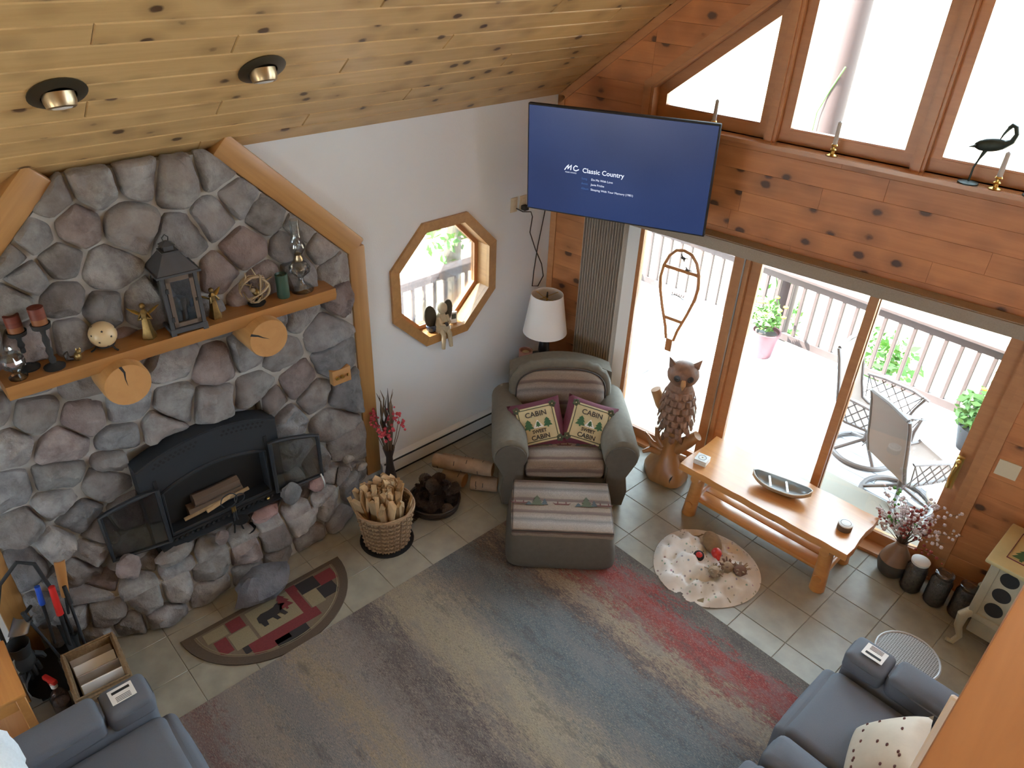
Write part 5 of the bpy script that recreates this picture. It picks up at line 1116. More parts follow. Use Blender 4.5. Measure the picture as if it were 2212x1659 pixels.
def bedf(u, v):
    a = 2 * math.pi * u; r_ = v; R0 = .385 * (1 + .02 * math.sin(3 * a))
    z = .06 * (1 - r_ ** 6) + (.085 * nz((r_ * 2.2 * math.cos(a), r_ * 2.2 * math.sin(a), 1), 2.6) + .045 * math.sin(9 * a + 6 * nz((a, 0, 0), .6)) * r_ ** 2) * (1 - r_ ** 8) * (.4 + .6 * (math.sin(a + .6) < .35))
    return (R0 * r_ * math.cos(a), R0 * r_ * math.sin(a), max(.006, z + .012 * (1 - r_ ** 6)))
dbm.grid(56, 16, lambda u, v: bedf(u, 1 - v * .999), True); dbm.build('cover', specks(), db, ang=70)
M().lathe([(.345, .0), (.35, .004), (.345, .008), (0, .008)], n=40).build('base_mat', MT['rugtan'], db)
MT['tan'] = flat('tan_plush', (.25, .155, .08), .95, var=.25, vscale=60)
ty = thing('plush_duck', 'tan plush duck with a red beak on the dog bed', 'dog toy', (2.34, -.53, .066), R(-40))
ty.scale = (1.3, 1.3, 1.3)
M().ball((0, 0, .042), (.085, .052, .042), 12, 8).build('body', MT['tan'], ty); M().ball((.085, 0, .046), (.034, .03, .028), 10, 7).build('neck_band', MT['red'], ty); M().tube([(.105, 0, .045), (.135, 0, .04)], [.018, .006], 8).build('beak', MT['red'], ty)
tb = thing('ball_toy', 'black and red ball toy on the dog bed', 'dog toy', (2.345, -.70, .062)); M().ball((0, 0, .04), .04, 14, 9).build('ball', MT['blackmatte'], tb); M().ball((.006, -.01, .062), (.026, .026, .02), 12, 7).build('red_cap', MT['red'], tb)
rt = thing('rope_toy', 'frayed beige rope toy on the dog bed', 'dog toy', (2.56, -.66, .064), R(35)); rt.scale = (1.45, 1.45, 1.45); rk = random.Random(4)
MT['rope'] = flat('frayed_rope', (.36, .28, .20), .95, var=.3, vscale=40); MT['rope2'] = flat('frayed_rope_brown', (.22, .13, .10), .95, var=.3, vscale=40)
for k, (x, y) in enumerate(((-.06, -.03), (0, .015), (.06, .01))):
    M().ball((x, y, .03), (.035, .03, .028), 9, 6, fn=lambda p: 1 + .25 * nz(p, 3, k)).build('knot', MT['rope' if k != 2 else 'rope2'], rt)
    f_ = M()
    for q in range(16): a, e = rk.uniform(0, 6.28), rk.uniform(.1, 1); d = Vector((math.cos(a), math.sin(a), e)).normalized(); f_.tube([Vector((x, y, .03)) + d * .02, Vector((x, y, .03)) + d * rk.uniform(.04, .055)], [.006, .003], 4)
    f_.build('fringe', MT['rope' if k != 1 else 'rope2'], rt)
# ------------------------------------------------------------------ carved owl
ow = thing('owl_carving', 'carved wooden owl perched on a pale twisted stump by the door', 'carving', (1.545, -.035, 0), R(-52))
MT['stump'] = wood('carved_pine', (.48, .235, .085), (.36, .15, .048), grain=(1.5, 12, 12), knots=3.0, kr=.02, rough=.4, var=.02, ax=2, coat=.3)
MT['owl'] = wood('charred_feathers', (.30, .15, .085), (.13, .06, .036), grain=(16, 20, 20), knots=0, rough=.55, var=.25, ax=2)
tr = M().lathe([(.165, 0), (.18, .02), (.178, .08), (.15, .15), (.10, .22), (.075, .30), (.065, .38), (.07, .46), (.06, .55), (.035, .62)], n=26, wob=lambda t, z: 1 + .10 * math.sin(2 * t + z * 5) + .06 * math.sin(5 * t - z * 9)); tr.build('stump', MT['stump'], ow)
# local x faces the viewer
def branch(pts, rs, nm='branch'): return M().tube(pts, rs, 12).build(nm, MT['stump'], ow)
branch([(.02, .05, .30), (.05, .12, .40), (.07, .19, .49)], [.055, .055, .042]); branch([(-.02, -.06, .60), (-.02, -.13, .70), (-.03, -.19, .82)], [.045, .048, .04])
for p in ([(0, -.07, .24), (.03, -.16, .27), (.05, -.22, .25)], [(0, -.07, .27), (.0, -.15, .31), (-.03, -.19, .36), (-.02, -.22, .40)], [(0, -.06, .30), (-.02, -.11, .36), (-.03, -.13, .46)], [(0, .07, .2), (.03, .13, .22), (.05, .16, .17)]): branch(p, [.04, .026, .014] + ([.008] if len(p) > 3 else []), 'root_spur')
bdy = M().ball((0, 0, 0), (.118, .12, .33), 20, 16, fn=lambda p: 1 + .12 * p.z * (p.z > 0) - .18 * (p.z < -.3) * (-p.z - .3)); bdy.v = [(x + z * .16, y - z * .05, z) for x, y, z in bdy.v]; bdy.v = [(x + .03, y, z + .69) for x, y, z in bdy.v]
bdy.build('body', MT['owl'], ow)
fe = M().add([(0, -.028, 0), (0, .028, 0), (.012, .024, -.045), (.014, 0, -.066), (.012, -.024, -.045), (.012, 0, -.01), (.02, 0, -.04)], [(0, 1, 5), (1, 2, 6, 5), (2, 3, 6), (3, 4, 6), (4, 0, 5, 6)])
f0 = None
for row in range(8):
    z = .92 - row * .066; rr_ = .126 * math.sqrt(max(.05, 1 - ((z - .69) / .34) ** 2)) + .004; nf = 9 if row < 6 else 6
    for k in range(nf):
        a = R(-125 + 250 * (k + .5 * (row % 2)) / (nf - .5)); ox = .03 + (z - .68) * .16; oy = -(z - .68) * .05
        if f0 is None: f0 = fe.build('feather', MT['owl'], ow, smooth=False); o = f0
        else: o = f0.copy(); COL.objects.link(o)
        o.location = (ox + rr_ * math.cos(a), oy + rr_ * math.sin(a), z); o.rotation_euler = (0, R(-4), a)
hd_ = M().ball((.10, -.015, 1.065), (.112, .122, .105), 18, 12); hd_.build('head', MT['owl'], ow)
for sg in (-1, 1):
    M().tube([(.09, -.015 + sg * .085, 1.13), (.10, -.015 + sg * .122, 1.20)], [.034, .003], 8).build('ear_tuft', MT['owl'], ow)
    M().lathe([(.024, 0), (.026, .005), (.014, .008), (.011, .005), (0, .007)], (.196, -.015 + sg * .048, 1.075), 16, (0, R(82), R(sg * 18))).build('eye', MT['darkpot'], ow)
M().tube([(.20, -.015, 1.065), (.222, -.015, 1.03), (.205, -.015, .98)], [.019, .019, .004], 8).build('beak', MT['stump'], ow)
tag(M().lathe([(.04, 0), (.045, .006), (.0, .012)], (.165, .06, .085), 14, (0, R(80), R(20))).build('knot_scar', MT['darkpot'], ow), 'dark knot scar')
# ------------------------------------------------------------------ kindling basket
bk = thing('kindling_basket', 'round wicker basket packed with split kindling on a black tray', 'basket', (.665, -2.255, 0))
M().lathe([(.195, .002), (.20, .012), (.19, .012), (.185, .006), (0, .006)], n=32).build('tray', MT['blackmatte'], bk)
M().lathe([(.158, .012), (.172, .10), (.192, .24), (.205, .345), (.196, .345), (.16, .06), (0, .05)], n=36).build('liner', MT['wicker'], bk)
rad = lambda z: .160 + (z - .012) / .333 * .046
for k in range(24): a = R(15 * k); M().tube([(rad(.012) * math.cos(a), rad(.012) * math.sin(a), .012), ((rad(.345) + .004) * math.cos(a), (rad(.345) + .004) * math.sin(a), .345)], .0065, 6).build('stake', MT['wickerlt' if k % 3 else 'wicker'], bk)
for q in range(15):
    z = .03 + q * .021; M().tube([((rad(z) + .007 * (1 if (k + q) % 2 else -1)) * math.cos(R(7.5 * k)), (rad(z) + .007 * (1 if (k // 1 + q) % 2 else -1)) * math.sin(R(7.5 * k)), z) for k in range(48)], .008, 5, closed=True).build('weaver', MT['wicker' if q % 2 else 'wickerlt'], bk)
for q in range(2): M().tube([((.207 + .007 * math.cos(R(30 * k + 180 * q))) * math.cos(R(7.5 * k)), (.207 + .007 * math.cos(R(30 * k + 180 * q))) * math.sin(R(7.5 * k)), .348 + .007 * math.sin(R(30 * k + 180 * q))) for k in range(48)], .0085, 6, closed=True).build('braided_rim', MT['wickerlt'], bk)
rk = random.Random(12); kin = []
for v in range(5):
    m = M(); h = .38; w1, w2 = .018 + .006 * v, .012 + .004 * (v % 3)
    m.add([(-w1, -w2, 0), (w1, -w2 * .7, 0), (w1 * .8, w2, 0), (-w1 * .6, w2 * .9, 0), (-w1 * .9, -w2, h), (w1, -w2 * .5, h * (1 - .05 * v)), (w1 * .7, w2, h * .96), (-w1 * .5, w2, h * 1.02)], [(3, 2, 1, 0), (4, 5, 6, 7), (0, 1, 5, 4), (1, 2, 6, 5), (2, 3, 7, 6), (3, 0, 4, 7)])
    kin.append(m)
kin_m = [None] * 5
for k in range(84):
    v = rk.randrange(5); rr_ = .165 * math.sqrt((k + .5) / 84); a = k * 2.4; 
    if kin_m[v] is None: o = kin[v].build('kindling_stick', MT['split'], None, smooth=False); kin_m[v] = o
    else: o = kin_m[v].copy(); COL.objects.link(o)
    o.location = (.665 + rr_ * math.cos(a) * .82, -2.255 + rr_ * math.sin(a) * .82, .058 + rk.uniform(0, .075) + .05 * (1 - rr_ / .165)); o.rotation_euler = (rk.uniform(-.1, .1) - .26 * math.sin(a) * rr_ / .165 * .8, rk.uniform(-.1, .1) + .26 * math.cos(a) * rr_ / .165 * .8, rk.uniform(0, 6.28))
    tag(o, 'split stick of pale kindling standing in the wicker basket', 'kindling', 'kindling packed in the wicker basket')
# ------------------------------------------------------------------ pine cones in a dark basket
pb = thing('cone_basket', 'low dark basket holding a heap of pine cones near the white wall', 'basket', (.585, -1.75, 0))
M().lathe([(.17, .0), (.20, .05), (.205, .075), (.195, .075), (.185, .05), (0, .03)], n=28).build('bowl', MT['darkpot'], pb)
for k in range(3): M().tube([((.188 + .007 * k) * math.cos(R(12 * q)), (.188 + .007 * k) * math.sin(R(12 * q)), .015 + k * .028) for q in range(30)], .009, 6, closed=True).build('weaver', MT['darkpot'], pb)
pcm = M()
for row in range(9):
    t = row / 8; z = t * .085; rr_ = .034 * math.sin(math.pi * (.18 + .76 * t)) + .004; nn_ = 9
    for k in range(nn_):
        a = 2 * math.pi * (k + .5 * (row % 2)) / nn_; c, s_ = math.cos(a), math.sin(a); w_ = .011 * rr_ / .034 + .002
        pcm.add([(c * rr_ * .35 - s_ * w_ * .4, s_ * rr_ * .35 + c * w_ * .4, z), (c * rr_ * .35 + s_ * w_ * .4, s_ * rr_ * .35 - c * w_ * .4, z), (c * rr_ + s_ * w_, s_ * rr_ - c * w_, z + .010), (c * rr_ * 1.12, s_ * rr_ * 1.12, z + .014), (c * rr_ - s_ * w_, s_ * rr_ + c * w_, z + .010)], [(0, 1, 2, 3, 4)])
pcm.lathe([(.012, 0), (.016, .04), (.004, .088)], n=6)
pc0 = None; rk = random.Random(8); cnt = 0
for lay, (nr, zz) in enumerate(((16, .07), (14, .125), (10, .18), (5, .225))):
    for k in range(nr):
        R_ = (.19 - .045 * lay) * math.sqrt((k + .5) / nr); a = k * 2.4 + lay
        if pc0 is None: pc0 = pcm.build('pine_cone', MT['cone'], None, smooth=False, fix=False); o = pc0
        else: o = pc0.copy(); COL.objects.link(o)
        o.location = (.585 + R_ * math.cos(a), -1.75 + R_ * math.sin(a), zz); o.rotation_euler = (rk.uniform(.6, 2.2), 0, rk.uniform(0, 6.28)); o.scale = [rk.uniform(1.0, 1.4)] * 3
        tag(o, 'dark brown pine cone heaped in the low basket', 'pine cone', 'pine cones in the low basket')
# ------------------------------------------------------------------ birch logs
def birch(lab, a, b, r_):
    t = thing('birch_log', lab, 'log', a); d = Vector(b) - Vector(a); pts = [tuple(d * (k / 7)) for k in range(8)]
    M().tube(pts, [r_ * (1 + .06 * nz((k, 0, r_ * 90), .8)) for k in range(8)], 16).build('bark', MT['birch'], t)
    u = d.normalized()
    for p, s_ in ((Vector((0, 0, 0)), -1), (d, 1)): M().tube([tuple(p + u * s_ * .0005), tuple(p + u * s_ * .003)], r_ * .93, 16).build('cut_end', MT['logend'], t)
    rk2 = random.Random(int(r_ * 1000))
    for k in range(9):
        c = d * rk2.uniform(.05, .95); ax_ = u.orthogonal().normalized(); ang = rk2.uniform(0, 6.28); q = (Matrix.Rotation(ang, 3, u) @ ax_); w_ = u.cross(q)
        p0 = c + q * r_ * 1.012; M().add([tuple(p0 + w_ * .018 + u * .003), tuple(p0 - w_ * .018 + u * .003), tuple(p0 - w_ * .018 - u * .003), tuple(p0 + w_ * .018 - u * .003)], [(0, 1, 2, 3)]).build('bark_mark', MT['darkpot'], t, smooth=False)
birch('long birch log lying across the top of the log pile by the armchair', (.33, -1.55, .19), (.74, -1.28, .205), .058)
birch('short birch log at the bottom of the pile nearest the armchair', (.62, -1.40, .062), (.78, -1.26, .062), .06); birch('short birch log at the bottom of the pile behind the pine cones', (.40, -1.50, .066), (.57, -1.43, .066), .064)
birch('thin birch log tucked behind the log pile against the heater', (.22, -1.38, .055), (.55, -1.16, .055), .05)
# ------------------------------------------------------------------ tall dark vase with dried stems
vs_ = thing('tall_vase', 'slim dark vase of dried twigs and red flowers beside the timber trim', 'vase', (.21, -1.90, 0))
M().lathe([(.06, 0), (.065, .02), (.05, .12), (.03, .25), (.026, .33), (.045, .40), (.048, .42), (.04, .41), (.022, .33), (0, .30)], n=18).build('vase', MT['darkpot'], vs_)
rk = random.Random(21); MT['twig'] = flat('dry_twig', (.13, .085, .05), .9); MT['pinkfl'] = flat('red_blossom', (.50, .055, .075), .8, var=.3, vscale=60)
for k in range(16):
    a = rk.uniform(0, 6.28); sp2 = rk.uniform(.03, .13); h = rk.uniform(.62, .80); p = [(.02 * math.cos(a), .02 * math.sin(a), .36), (sp2 * .6 * math.cos(a), sp2 * .6 * math.sin(a), .52), (sp2 * math.cos(a), sp2 * math.sin(a), h)]
    o = M().tube(p, [.004, .003, .002], 5).build('stem', MT['twig'], vs_)
    fl = M()
    for q in range(6): fl.ball((p[2][0] + rk.uniform(-.025, .025), p[2][1] + rk.uniform(-.025, .025), p[2][2] - rk.uniform(0, .10)), rk.uniform(.008, .015), 6, 4)
    fl.build('blossom_cluster', MT['pinkfl'], o)['kind'] = 'stuff'
for k in range(7):
    a = k * .9; p = [(.015 * math.cos(a + q * .25) * (1 + q * .45) + .012 * math.sin(q * 2.1 + k), .015 * math.sin(a + q * .25) * (1 + q * .45) + .012 * math.cos(q * 2.1 + k), .40 + q * .09) for q in range(7)]
    M().tube(p, [.006, .008, .010, .011, .009, .006, .001], 5, flat=.35).build('curled_leaf', MT['darkpot' if k % 2 else 'twig'], vs_)
# ------------------------------------------------------------------ right hand vase, stone jars
v2 = thing('pottery_vase', 'two tone pottery vase of dried white and red blossoms by the door frame', 'vase', (3.315, .335, 0))
M().lathe([(.065, 0), (.09, .03), (.108, .09), (.105, .14)], n=26).build('lower_body', flat('dark_glaze', (.055, .045, .035), .5, var=.3, vscale=20), v2); M().lathe([(.105, .14), (.085, .20), (.05, .26), (.035, .29), (.042, .315), (.036, .315), (.028, .29)], n=26).build('upper_body', flat('tan_glaze', (.22, .125, .07), .45, var=.2, vscale=14), v2)
MT['whitefl'] = flat('white_blossom', (.66, .56, .56), .9); MT['redberry'] = flat('red_berry', (.30, .05, .04), .6); rk = random.Random(31)
for k in range(44):
    a = rk.uniform(0, 6.28); e = rk.uniform(.05, .34); h = rk.uniform(.42, .74); bx = .05 * (k % 3 == 0)
    p = [(.012 * math.cos(a), .012 * math.sin(a), .29), (e * .45 * math.cos(a), e * .45 * math.sin(a) * .75, .29 + (h - .29) * .6), (e * math.cos(a) + .03, e * math.sin(a) * .55 - .02, h)]
    if p[2][1] > .10: p[2] = (p[2][0], .10, p[2][2])
    o = M().tube(p, [.003, .0022, .0014], 4).build('stem', MT['twig'], v2); fl = M()
    for q in range(11):
        t = rk.uniform(.45, 1.0); c = Vector(p[1]).lerp(Vector(p[2]), (t - .45) / .55); fl.ball((c.x + rk.uniform(-.03, .03), c.y + rk.uniform(-.03, .03), c.z + rk.uniform(-.03, .03)), rk.uniform(.006, .015), 5, 3)
    fl.build('blossom_cluster', MT['redberry' if k % 4 == 0 else ('green' if k % 9 == 1 else 'whitefl')], o)['kind'] = 'stuff'
MT['pebbles'] = stonemat('pebble_fill', (.24, .20, .16), (.10, .08, .07), (.3, .22, .18), 45, 1.0)
for k, (x, y, lab) in enumerate(((3.475, .30, 'glass jar of pebbles with a white lid, next to the pottery vase'), (3.64, .30, 'middle of the three glass jars of pebbles along the pine wall'), (3.80, .315, 'glass jar of pebbles nearest the cream stove'))):
    j = thing('pebble_jar', lab, 'jar', (x, y, 0), 0, 'pebble jars along the pine wall')
    M().lathe([(.062, .003), (.066, .01), (.066, .19), (.05, .21)], n=22).build('pebbles', MT['pebbles'], j); M().lathe([(.066, 0), (.071, .006), (.071, .21), (.058, .235), (.056, .25)], n=22).build('glass', MT['clear'], j)
    M().lathe([(.06, .25), (.062, .268), (.05, .276), (0, .278)], n=22).build('lid', MT['paper'] if k == 0 else MT['clear'], j)
# ------------------------------------------------------------------ cream enamel stove
sv = thing('enamel_stove', 'antique cream enamel stove with round black openings and curved legs', 'stove', (3.86, .06, 0))
MT['enamel'] = flat('cream_enamel', (.42, .375, .27), .4, var=.22, vscale=10); MT['enamel2'] = flat('yellow_enamel', (.50, .43, .22), .4, var=.15, vscale=10)
fr_ = M(); Wd, Dp = .62, .42
fr_.box((Wd / 2, Dp / 2, .52), (Wd, Dp - .02, .46)); fr_.build('body', MT['enamel'], sv)
M().box((Wd / 2, -.004, .53), (Wd - .05, .02, .42)).build('front_panel', MT['enamel'], sv)
for cx in (.125, .31, .495):
    for cz_ in (.40, .53, .66): M().tube([(cx, -.013, cz_), (cx, -.018, cz_)], .052, 24).build('opening', MT['blackmatte'], sv); 
for x in (.03, Wd - .03): M().rbox((x, -.012, .52), (.05, .03, .47), .01, 2).build('corner_pilaster', MT['enamel'], sv)
M().rbox((Wd / 2, -.01, .295), (Wd + .01, .04, .05), .01, 2).build('skirt_rail', MT['enamel'], sv); M().rbox((Wd / 2, .05, .16), (Wd - .08, .02, .12), .006, 1).build('drip_pan', MT['enamel'], sv)
for sx, x in ((-1, .03), (1, Wd - .03)):
    for y in (.0, Dp - .06): M().tube([(x, y, .31), (x + sx * .035, y - .03, .26), (x + sx * .03, y - .03, .16), (x + sx * .0, y - .01, .07), (x + sx * .02, y - .035, .015), (x + sx * .055, y - .05, .022)], [.03, .034, .026, .02, .018, .014], 10).build('leg', MT['enamel'], sv)
tpv = M().rbox((Wd / 2, .16, .765), (Wd + .06, Dp + .06, .03), .008, 2).build('top', MT['enamel2'], sv)
rl = M(); x0_, x1_, y0_, y1_ = .05, Wd - .05, .03, .33; rl.tube([(x0_, y0_, .781), (x1_, y0_, .781), (x1_, y1_, .781), (x0_, y1_, .781)], .005, 5, closed=True); rl.build('red_border', MT['burgundy'], tpv)
M().add([(.12 + u * 1.1, .10 + v * .9, .7815) for u, v in tre], [tuple(range(len(tre)))]).build('painted_tree', MT['leafdk'], tpv, smooth=False, fix=False); M().add([(.27 + u, .13 + v, .7815) for u, v in bear], [tuple(range(len(bear)))]).build('painted_bear', MT['burgundy'], tpv, smooth=False, fix=False)
# ------------------------------------------------------------------ wire side table behind the loveseat
wt = thing('wire_table', 'round pale perforated metal side table behind the right loveseat', 'table', (3.77, -.715, 0))
MT['wire'] = flat('white_metal', (.42, .43, .44), .5, .3)
def perf():
    m, nt, b, o_ = nmat('perforated_metal'); b.inputs['Base Color'].default_value = (.30, .31, .31, 1); b.inputs['Roughness'].default_value = .5; v, rn = coords(nt, rnd=False)
    vo = N(nt, 'ShaderNodeTexVoronoi', inp={'Scale': 75.0, 'Randomness': .1}); L(nt, v, vo.inputs['Vector']); L(nt, mixc(nt, ramp(nt, vo.outputs['Distance'], [(.25, 1.0), (.36, 0.0)]), (.33, .34, .34), (.07, .065, .055)), b.inputs['Base Color']); return m
M().lathe([(.17, .392), (.175, .40), (0, .40)], n=36).build('top', perf(), wt); M().tube([(.175 * math.cos(R(12 * k)), .175 * math.sin(R(12 * k)), .398) for k in range(30)], .008, 6, closed=True).build('rim', MT['wire'], wt)
for k in range(4): a = R(45 + 90 * k); M().tube([(.165 * math.cos(a), .165 * math.sin(a), .395), (.15 * math.cos(a), .15 * math.sin(a), .2), (.17 * math.cos(a), .17 * math.sin(a), .003)], .007, 6).build('leg', MT['wire'], wt)
# ------------------------------------------------------------------ loft post in the foreground
lpst = thing('timber_post', 'orange stained square timber post close to the camera at right', 'post', (4.17, -3.525, 0))
M().rbox((.125, -.02, 2.95), (.25, .16, 5.9), .006, 2).build('shaft', MT['post'], lpst); tag(M().rbox((.0, .064, 1.5), (.028, .012, 3.09), .003, 1).build('side_board', MT['lampshade'], lpst), 'board fixed to the side, window light put into its pale colour')  # side board's pale material stands in for window light on it
# ------------------------------------------------------------------ corner by the hearth: magazine basket, tools, table
mb = thing('magazine_basket', 'square woven basket full of papers beside the left loveseat', 'basket', (.70, -4.24, 0), R(-4))
MT['seagrass'] = flat('seagrass_weave', (.20, .125, .062), .85, var=.45, vscale=70, bump=.8, bscale=90)
for c, d in (((0, .125, .155), (.36, .016, .31)), ((0, -.125, .155), (.36, .016, .31)), ((-.172, 0, .155), (.016, .25, .31)), ((.172, 0, .155), (.016, .25, .31)), ((0, 0, .01), (.35, .25, .016))): M().rbox(c, d, .005, 2).build('woven_side', MT['seagrass'], mb)
for q in range(13):
    e = .0035 * (q % 2); M().tube([(x, y, .02 + q * .0225) for x, y in [(-.182 - e + .03 * k, -.135 - e) for k in range(13)] + [(.183 + e, -.13 + .0325 * k) for k in range(9)] + [(.182 + e - .03 * k, .135 + e) for k in range(13)] + [(-.183 - e, .13 - .0325 * k) for k in range(9)]], [.010 + .003 * ((k + q) % 2) for k in range(44)], 6, closed=True).build('woven_row', MT['seagrass'], mb)
M().tube([(sx * .178, sy * .131, .31) for sx, sy in ((-1, -1), (1, -1), (1, 1), (-1, 1))], .011, 7, closed=True).build('rolled_rim', MT['seagrass'], mb)
for sx in (-1, 1): M().box((sx * .196, 0, .265), (.004, .09, .026)).build('handle_slot', MT['blackmatte'], mb)
rk = random.Random(3)
MT['mag2'] = flat('magazine_cover', (.30, .26, .22), .5, var=.5, vscale=8)
for k, (lab, mt) in enumerate((('white newspaper at the front of the magazine basket', 'paper'), ('glossy brown magazine in the middle of the magazine basket', 'mag2'), ('folded white flyer lying across the magazine basket', 'paper'), ('tan catalogue at the back of the magazine basket', 'mag2'))):
    o = M().rbox((0, 0, 0), (.012, .22, .25), .003, 1).build('magazine', MT[mt], None, (.70 + .11 - k * .07, -4.235, .175 - .008 * k), (0, R(-12 - 7 * k) if k != 2 else R(-55), R(-4)), smooth=False); tag(o, lab, 'magazine', 'papers in the magazine basket')
sp_b = thing('spray_bottle', 'clear spray bottle with a red trigger beside the wooden stand', 'bottle', (.60, -4.45, 0), R(200))
M().lathe([(.045, 0), (.048, .01), (.048, .13), (.03, .165), (.015, .19), (.015, .21)], n=20).build('bottle', MT['clear'], sp_b); M().lathe([(.043, .006), (.043, .07), (0, .07)], n=18).build('liquid', MT['rose'], sp_b)
M().lathe([(.018, .205), (.018, .235)], n=14).build('collar', MT['paper'], sp_b); M().rbox((.018, 0, .255), (.11, .03, .032), .010, 2, (0, R(8), 0)).build('spray_head', MT['red'], sp_b); M().tube([(.045, 0, .245), (.05, 0, .215), (.04, 0, .195)], .006, 6).build('trigger', MT['red'], sp_b)
ws = thing('wood_stand', 'orange pine side stand at the far left edge beside the loveseat', 'side table', (.60, -4.80, 0))
M().rbox((0, 0, .485), (.44, .46, .03), .006, 2).build('top', MT['bench'], ws)
for sx in (-1, 1):
    for sy in (-1, 1): M().rbox((sx * .19, sy * .20, .24), (.045, .045, .47), .004, 1).build('leg', MT['bench'], ws)
M().rbox((0, 0, .14), (.40, .42, .022), .004, 1).build('shelf', MT['bench'], ws); M().rbox((.20, 0, .43), (.018, .36, .08), .003, 1).build('apron', MT['bench'], ws); M().rbox((0, .21, .43), (.36, .018, .08), .003, 1).build('apron', MT['bench'], ws)
# black log caddy with tools
tc_ = thing('tool_caddy', 'black iron log carrier with a curved handle by the stone hearth', 'log carrier', (.30, -4.42, 0))
cdm = M()
def cad(u, v): a = math.pi * (v - .5) * 1.5; return (-.20 + .40 * u, .15 * math.sin(a), .16 - .15 * math.cos(a))
cdm.grid(8, 14, cad); cdm.grid(8, 14, lambda u, v: tuple(Vector(cad(u, v)) * .97 + Vector((0, 0, .008)))); cdm.build('sling', MT['blackmatte'], tc_)
M().tube([(.0, -.16, .25), (.0, -.15, .55), (0, -.06, .80), (0, .05, .90), (0, .12, .84), (0, .15, .6), (0, .16, .25)], .011, 8).build('handle', MT['blackmatte'], tc_)
for x in (-.16, .16): M().box((x, 0, .008), (.02, .22, .016)).build('foot', MT['blackmatte'], tc_)
def tool(nm, lab, cat, base, top, parts):
    t = thing(nm, lab, cat, base); d = Vector(top) - Vector(base)
    for pn, a, b, r0, r1, mt in parts: M().tube([tuple(d * a), tuple(d * ((a + b) / 2)), tuple(d * b)], [r0, (r0 + r1) / 2, r1], 10).build(pn, MT[mt], t)
    return t
tool('hearth_brush', 'wooden handled hearth tool standing against the stones', 'fire tool', (.26, -4.28, .05), (.19, -4.18, .70), (('rod', 0, .65, .008, .008, 'blackmatte'), ('handle', .62, 1.0, .022, .03, 'orange'), ('brush_head', 0, .18, .035, .025, 'blackmatte')))
tool('fire_lighter', 'long lighter with a red handle among the fire tools', 'lighter', (.40, -4.30, .20), (.33, -4.27, .66), (('tube', 0, .6, .010, .012, 'blackmatte'), ('handle', .58, 1.0, .020, .018, 'red')))
tool('fire_lighter', 'short lighter with a blue handle among the fire tools', 'lighter', (.33, -4.36, .25), (.30, -4.33, .68), (('tube', 0, .7, .008, .010, 'blackmatte'), ('handle', .7, 1.0, .017, .015, 'blue')))
tool('poker', 'black iron poker leaning beside the magazine basket', 'fire tool', (.45, -4.24, .01), (.28, -4.21, .58), (('rod', 0, .8, .009, .009, 'black'), ('grip', .8, 1.0, .014, .012, 'blackmatte')))
tool('fire_shovel', 'black fire shovel leaning in the log carrier', 'fire tool', (.42, -4.34, .05), (.36, -4.44, .60), (('rod', .2, .85, .008, .008, 'black'), ('grip', .85, 1.0, .015, .012, 'blackmatte'), ('blade', 0, .25, .04, .02, 'black')))
sc2 = thing('ash_scoop', 'grey metal ash scoop resting on the log carrier', 'scoop', (.40, -4.47, .56), R(-25)); 
sc2m = M(); 
def scf(u, v): a = math.pi * v; return (-.07 + .14 * u, .05 * math.cos(a), -.03 * math.sin(a) * (1 - .6 * u))
sc2m.grid(6, 10, scf); sc2m.grid(6, 10, lambda u, v: tuple(Vector(scf(u, v)) * .94)); sc2m.build('pan', MT['chrome'], sc2); M().tube([(-.07, 0, 0), (-.18, 0, -.05)], .01, 8).build('handle', MT['blackmatte'], sc2)
gv = thing('work_gloves', 'black leather fire glove hanging on the log carrier', 'glove', (.43, -4.52, .33), R(30))
gl_ = M().ball((0, 0, 0), (.03, .06, .085), 12, 8); gl_.build('palm', MT['blackmatte'], gv)
for k in range(4): M().tube([(0, -.045 + k * .03, -.06), (.005, -.05 + k * .033, -.11), (.012, -.05 + k * .034, -.15 + .012 * abs(k - 1.5))], [.017, .016, .011], 8).build('finger', MT['blackmatte'], gv)
M().tube([(0, .05, -.0), (.01, .085, -.04), (.015, .095, -.075)], [.018, .017, .011], 8).build('thumb', MT['blackmatte'], gv); M().lathe([(.045, .05), (.06, .14), (.057, .14), (.042, .05)], n=14).build('cuff', MT['blackmatte'], gv)
# ------------------------------------------------------------------ outdoors: deck, railing, garden
ZD = -.05
MT['deck'] = flat('weathered_deck', (.60, .63, .66), .8, var=.18, vscale=10); MT['railw'] = flat('brown_railing', (.06, .042, .038), .7, var=.2, vscale=14)
MT['ground'] = flat('leaf_litter', (.42, .34, .24), .95, var=.5, vscale=3.5)
dk_ = bpy.data.objects.new('deck', None); COL.objects.link(dk_); tag(dk_, kind='structure')
y = 3.0; k = 0; rk = random.Random(6)
while y > .02:
    xl = -1.62; xr_ = 6.0
    xs = [xl if y > .5 else max(xl, -.3 if False else xl)] + [v + (0 if k % 2 else 1.3) for v in (.2, 2.75)] + [xr_]
    for a, b in zip(xs, xs[1:]):
        aa = a
        if y - .07 < b * math.tan(AW) + .22:      # stop at the wall
            bb = (y - .07 - .22) / math.tan(AW)
            if bb <= a + .1: continue
        else: bb = b
        if bb - aa > .1: M().rbox(((aa + bb) / 2, y - .07, ZD - .014), (bb - aa - .004, .134, .028), .004, 1).build('deck_board', MT['deck'], dk_, smooth=False)
    y -= .14; k += 1
M().prism([(-1.62, 3.0), (-1.62, .02), (-.2, .02), (0, .21), (6.0, 6.0 * math.tan(AW) + .21), (6.0, 3.0)], ZD - .05, ZD - .020).build('deck_frame', MT['deck'], dk_, smooth=False)
x = -.30; 
